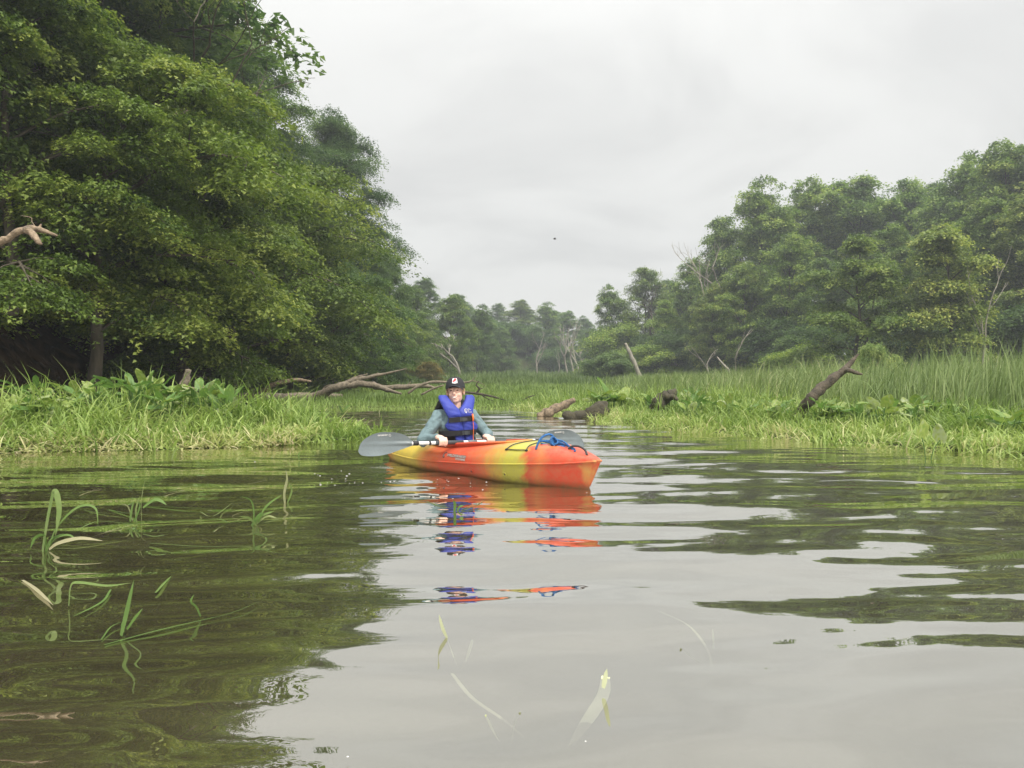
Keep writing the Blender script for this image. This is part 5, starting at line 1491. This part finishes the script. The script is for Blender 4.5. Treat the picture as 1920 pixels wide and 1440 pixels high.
sprig('small green sprig floating in the kayak\'s reflection', [([(852, 960), (853, 945), (850, 938)], 8, .35), ([(856, 960), (862, 950), (870, 948)], 5, .4)], [([(865, 955), (885, 948), (910, 938)], 4, .5), ([(800, 940), (820, 947), (850, 950)], 4, .55), ([(860, 958), (880, 955), (905, 950)], 4, .4)], base=(854, 958))
sprig('short leaf standing just off the left plant bed', [([(322, 862), (326, 848), (335, 838)], 4, .6)], base=(323, 862))
sprig('lone little sprig in the water near the paddle blade', [([(561, 862), (560, 853), (563, 847)], 5, .45)], [([(530, 858), (545, 856), (560, 858)], 3, .5)], base=(561, 862))
sprig('tiny leafy sprig in the channel behind the left plant bed', [([(642, 772), (638, 765), (634, 760)], 6, .25), ([(643, 772), (650, 763), (657, 760)], 5, .4)], base=(642, 773))
sprig('small dry stick and leaf in the channel left of the kayaker', [([(712, 778), (711, 772), (713, 767)], 2, .9)], [([(695, 776), (712, 777), (728, 776)], 1.2, .8)], base=(711, 778))
for a, b in ((170, 920), (330, 922), (115, 948), (690, 790), (345, 915), (480, 905)):
    sprig('narrow straw coloured leaf floating flat on the dark water', [], [([(a - 22, b + 4), (a, b), (a + 24, b - 5)], 3, .85)], base=(a, b), group='straw leaves floating on the left water')
# white flecks on the water
mb = MB(); mb.ball((0, 0, 0), (.0075, .006, .002), 7, 4); fm = mb.mesh('foam_fleck'); fm.materials.append(M['patch_white'])
pts = [(596, 891), (600, 893), (650, 893), (648, 899), (665, 905), (672, 911), (655, 907), (614, 906), (601, 910), (680, 906), (590, 889), (628, 911), (715, 905), (732, 904), (739, 903), (742, 902), (776, 903), (794, 905), (820, 900), (825, 898), (839, 895), (840, 898), (838, 901), (860, 898), (882, 907), (841, 904), (905, 919), (912, 905), (849, 936), (655, 889), (622, 899), (640, 884),
       (1168, 1015), (1193, 1023), (1570, 1024), (1695, 1018), (1752, 1015), (1880, 1012), (1900, 1003), (1242, 842), (1290, 876), (1170, 835), (1100, 925), (242, 1282), (1098, 1393), (652, 1422), (470, 1061), (68, 838), (540, 843), (510, 858), (478, 866)]
for i, (a, b) in enumerate(pts):
    Y = YW(b); o = link('foam_fleck', fm); o.location = ((a - 960) / FPX * Y, Y, .004)
    s = random.uniform(.5, 1.3) * (.35 if b > 1000 else .9); o.scale = (s, s, s)
    near = b < 940 and a < 1000
    tag(o, 'white foam fleck floating on the water beside the kayak' if near else 'tiny pale fleck floating alone on the open water', 'foam', 'foam flecks beside the kayak' if near else 'flecks scattered on the open water')

# ------------------------------------------------------------------ humid air
mb = MB(); mb.box((0, 60, 14), (300, 240, 36))
hz = mb.build('haze', None, None, smooth=False)
m, N, L = new_mat('humid_air')
o = N.new('ShaderNodeOutputMaterial'); v = N.new('ShaderNodeVolumePrincipled')
v.inputs['Color'].default_value = (.90, .95, 1, 1); v.inputs['Density'].default_value = .0018; v.inputs['Anisotropy'].default_value = .3
L.new(v.outputs[0], o.inputs['Volume'])
hz.data.materials.clear(); hz.data.materials.append(m)
tag(hz, 'thin humid haze between the river banks', kind='stuff')

# ------------------------------------------------------------------ every look-alike gets the label that finds it
def ing(g): return [o for o in COL.objects if o.get('group') == g]
relabel(ing('broad-leaved plants of the right shore'), 'broad-leaved plant on the right shore, %s from the mossy stump')
relabel(ing('broad-leaved plants of the left bed'), 'broad-leaved plant of the left bed, %s from the left picture edge')
relabel(ing('shrubs at the foot of the right woods'), 'dark shrub at the foot of the right woods, %s from the far end')
relabel(ing('shrubs under the left bank trees'), 'shrub in the shade under the left bank trees, %s from the picture edge')
relabel(ing('trees deep in the left woods'), 'tree behind the front row of the left woods, %s from the picture edge')
relabel(ing('bushes of the far tree line'), 'low bush at the foot of the far middle trees, %s from the left')
relabel(ing('trees of the last far row'), 'hazy tree in the last row of the far tree line, %s from the left')
relabel(ing('trees in the back rows of the right woods'), 'tree in the back rows of the right woods, %s from the far end')
relabel(ing("trees behind the kayaker's woods"), 'far tree half hidden above the kayaker, %s from the high left woods')
relabel(ing('cluster of bleached bare trees'), 'bleached bare trunk right of centre, %s from the left in its cluster')
relabel(ing('round-leaved plants beside the mossy stump'), 'round-leaved plant beside the mossy stump, %s from the stump')
relabel(ing('straw leaves floating on the left water'), 'straw coloured leaf floating on dark water, %s from the left edge')
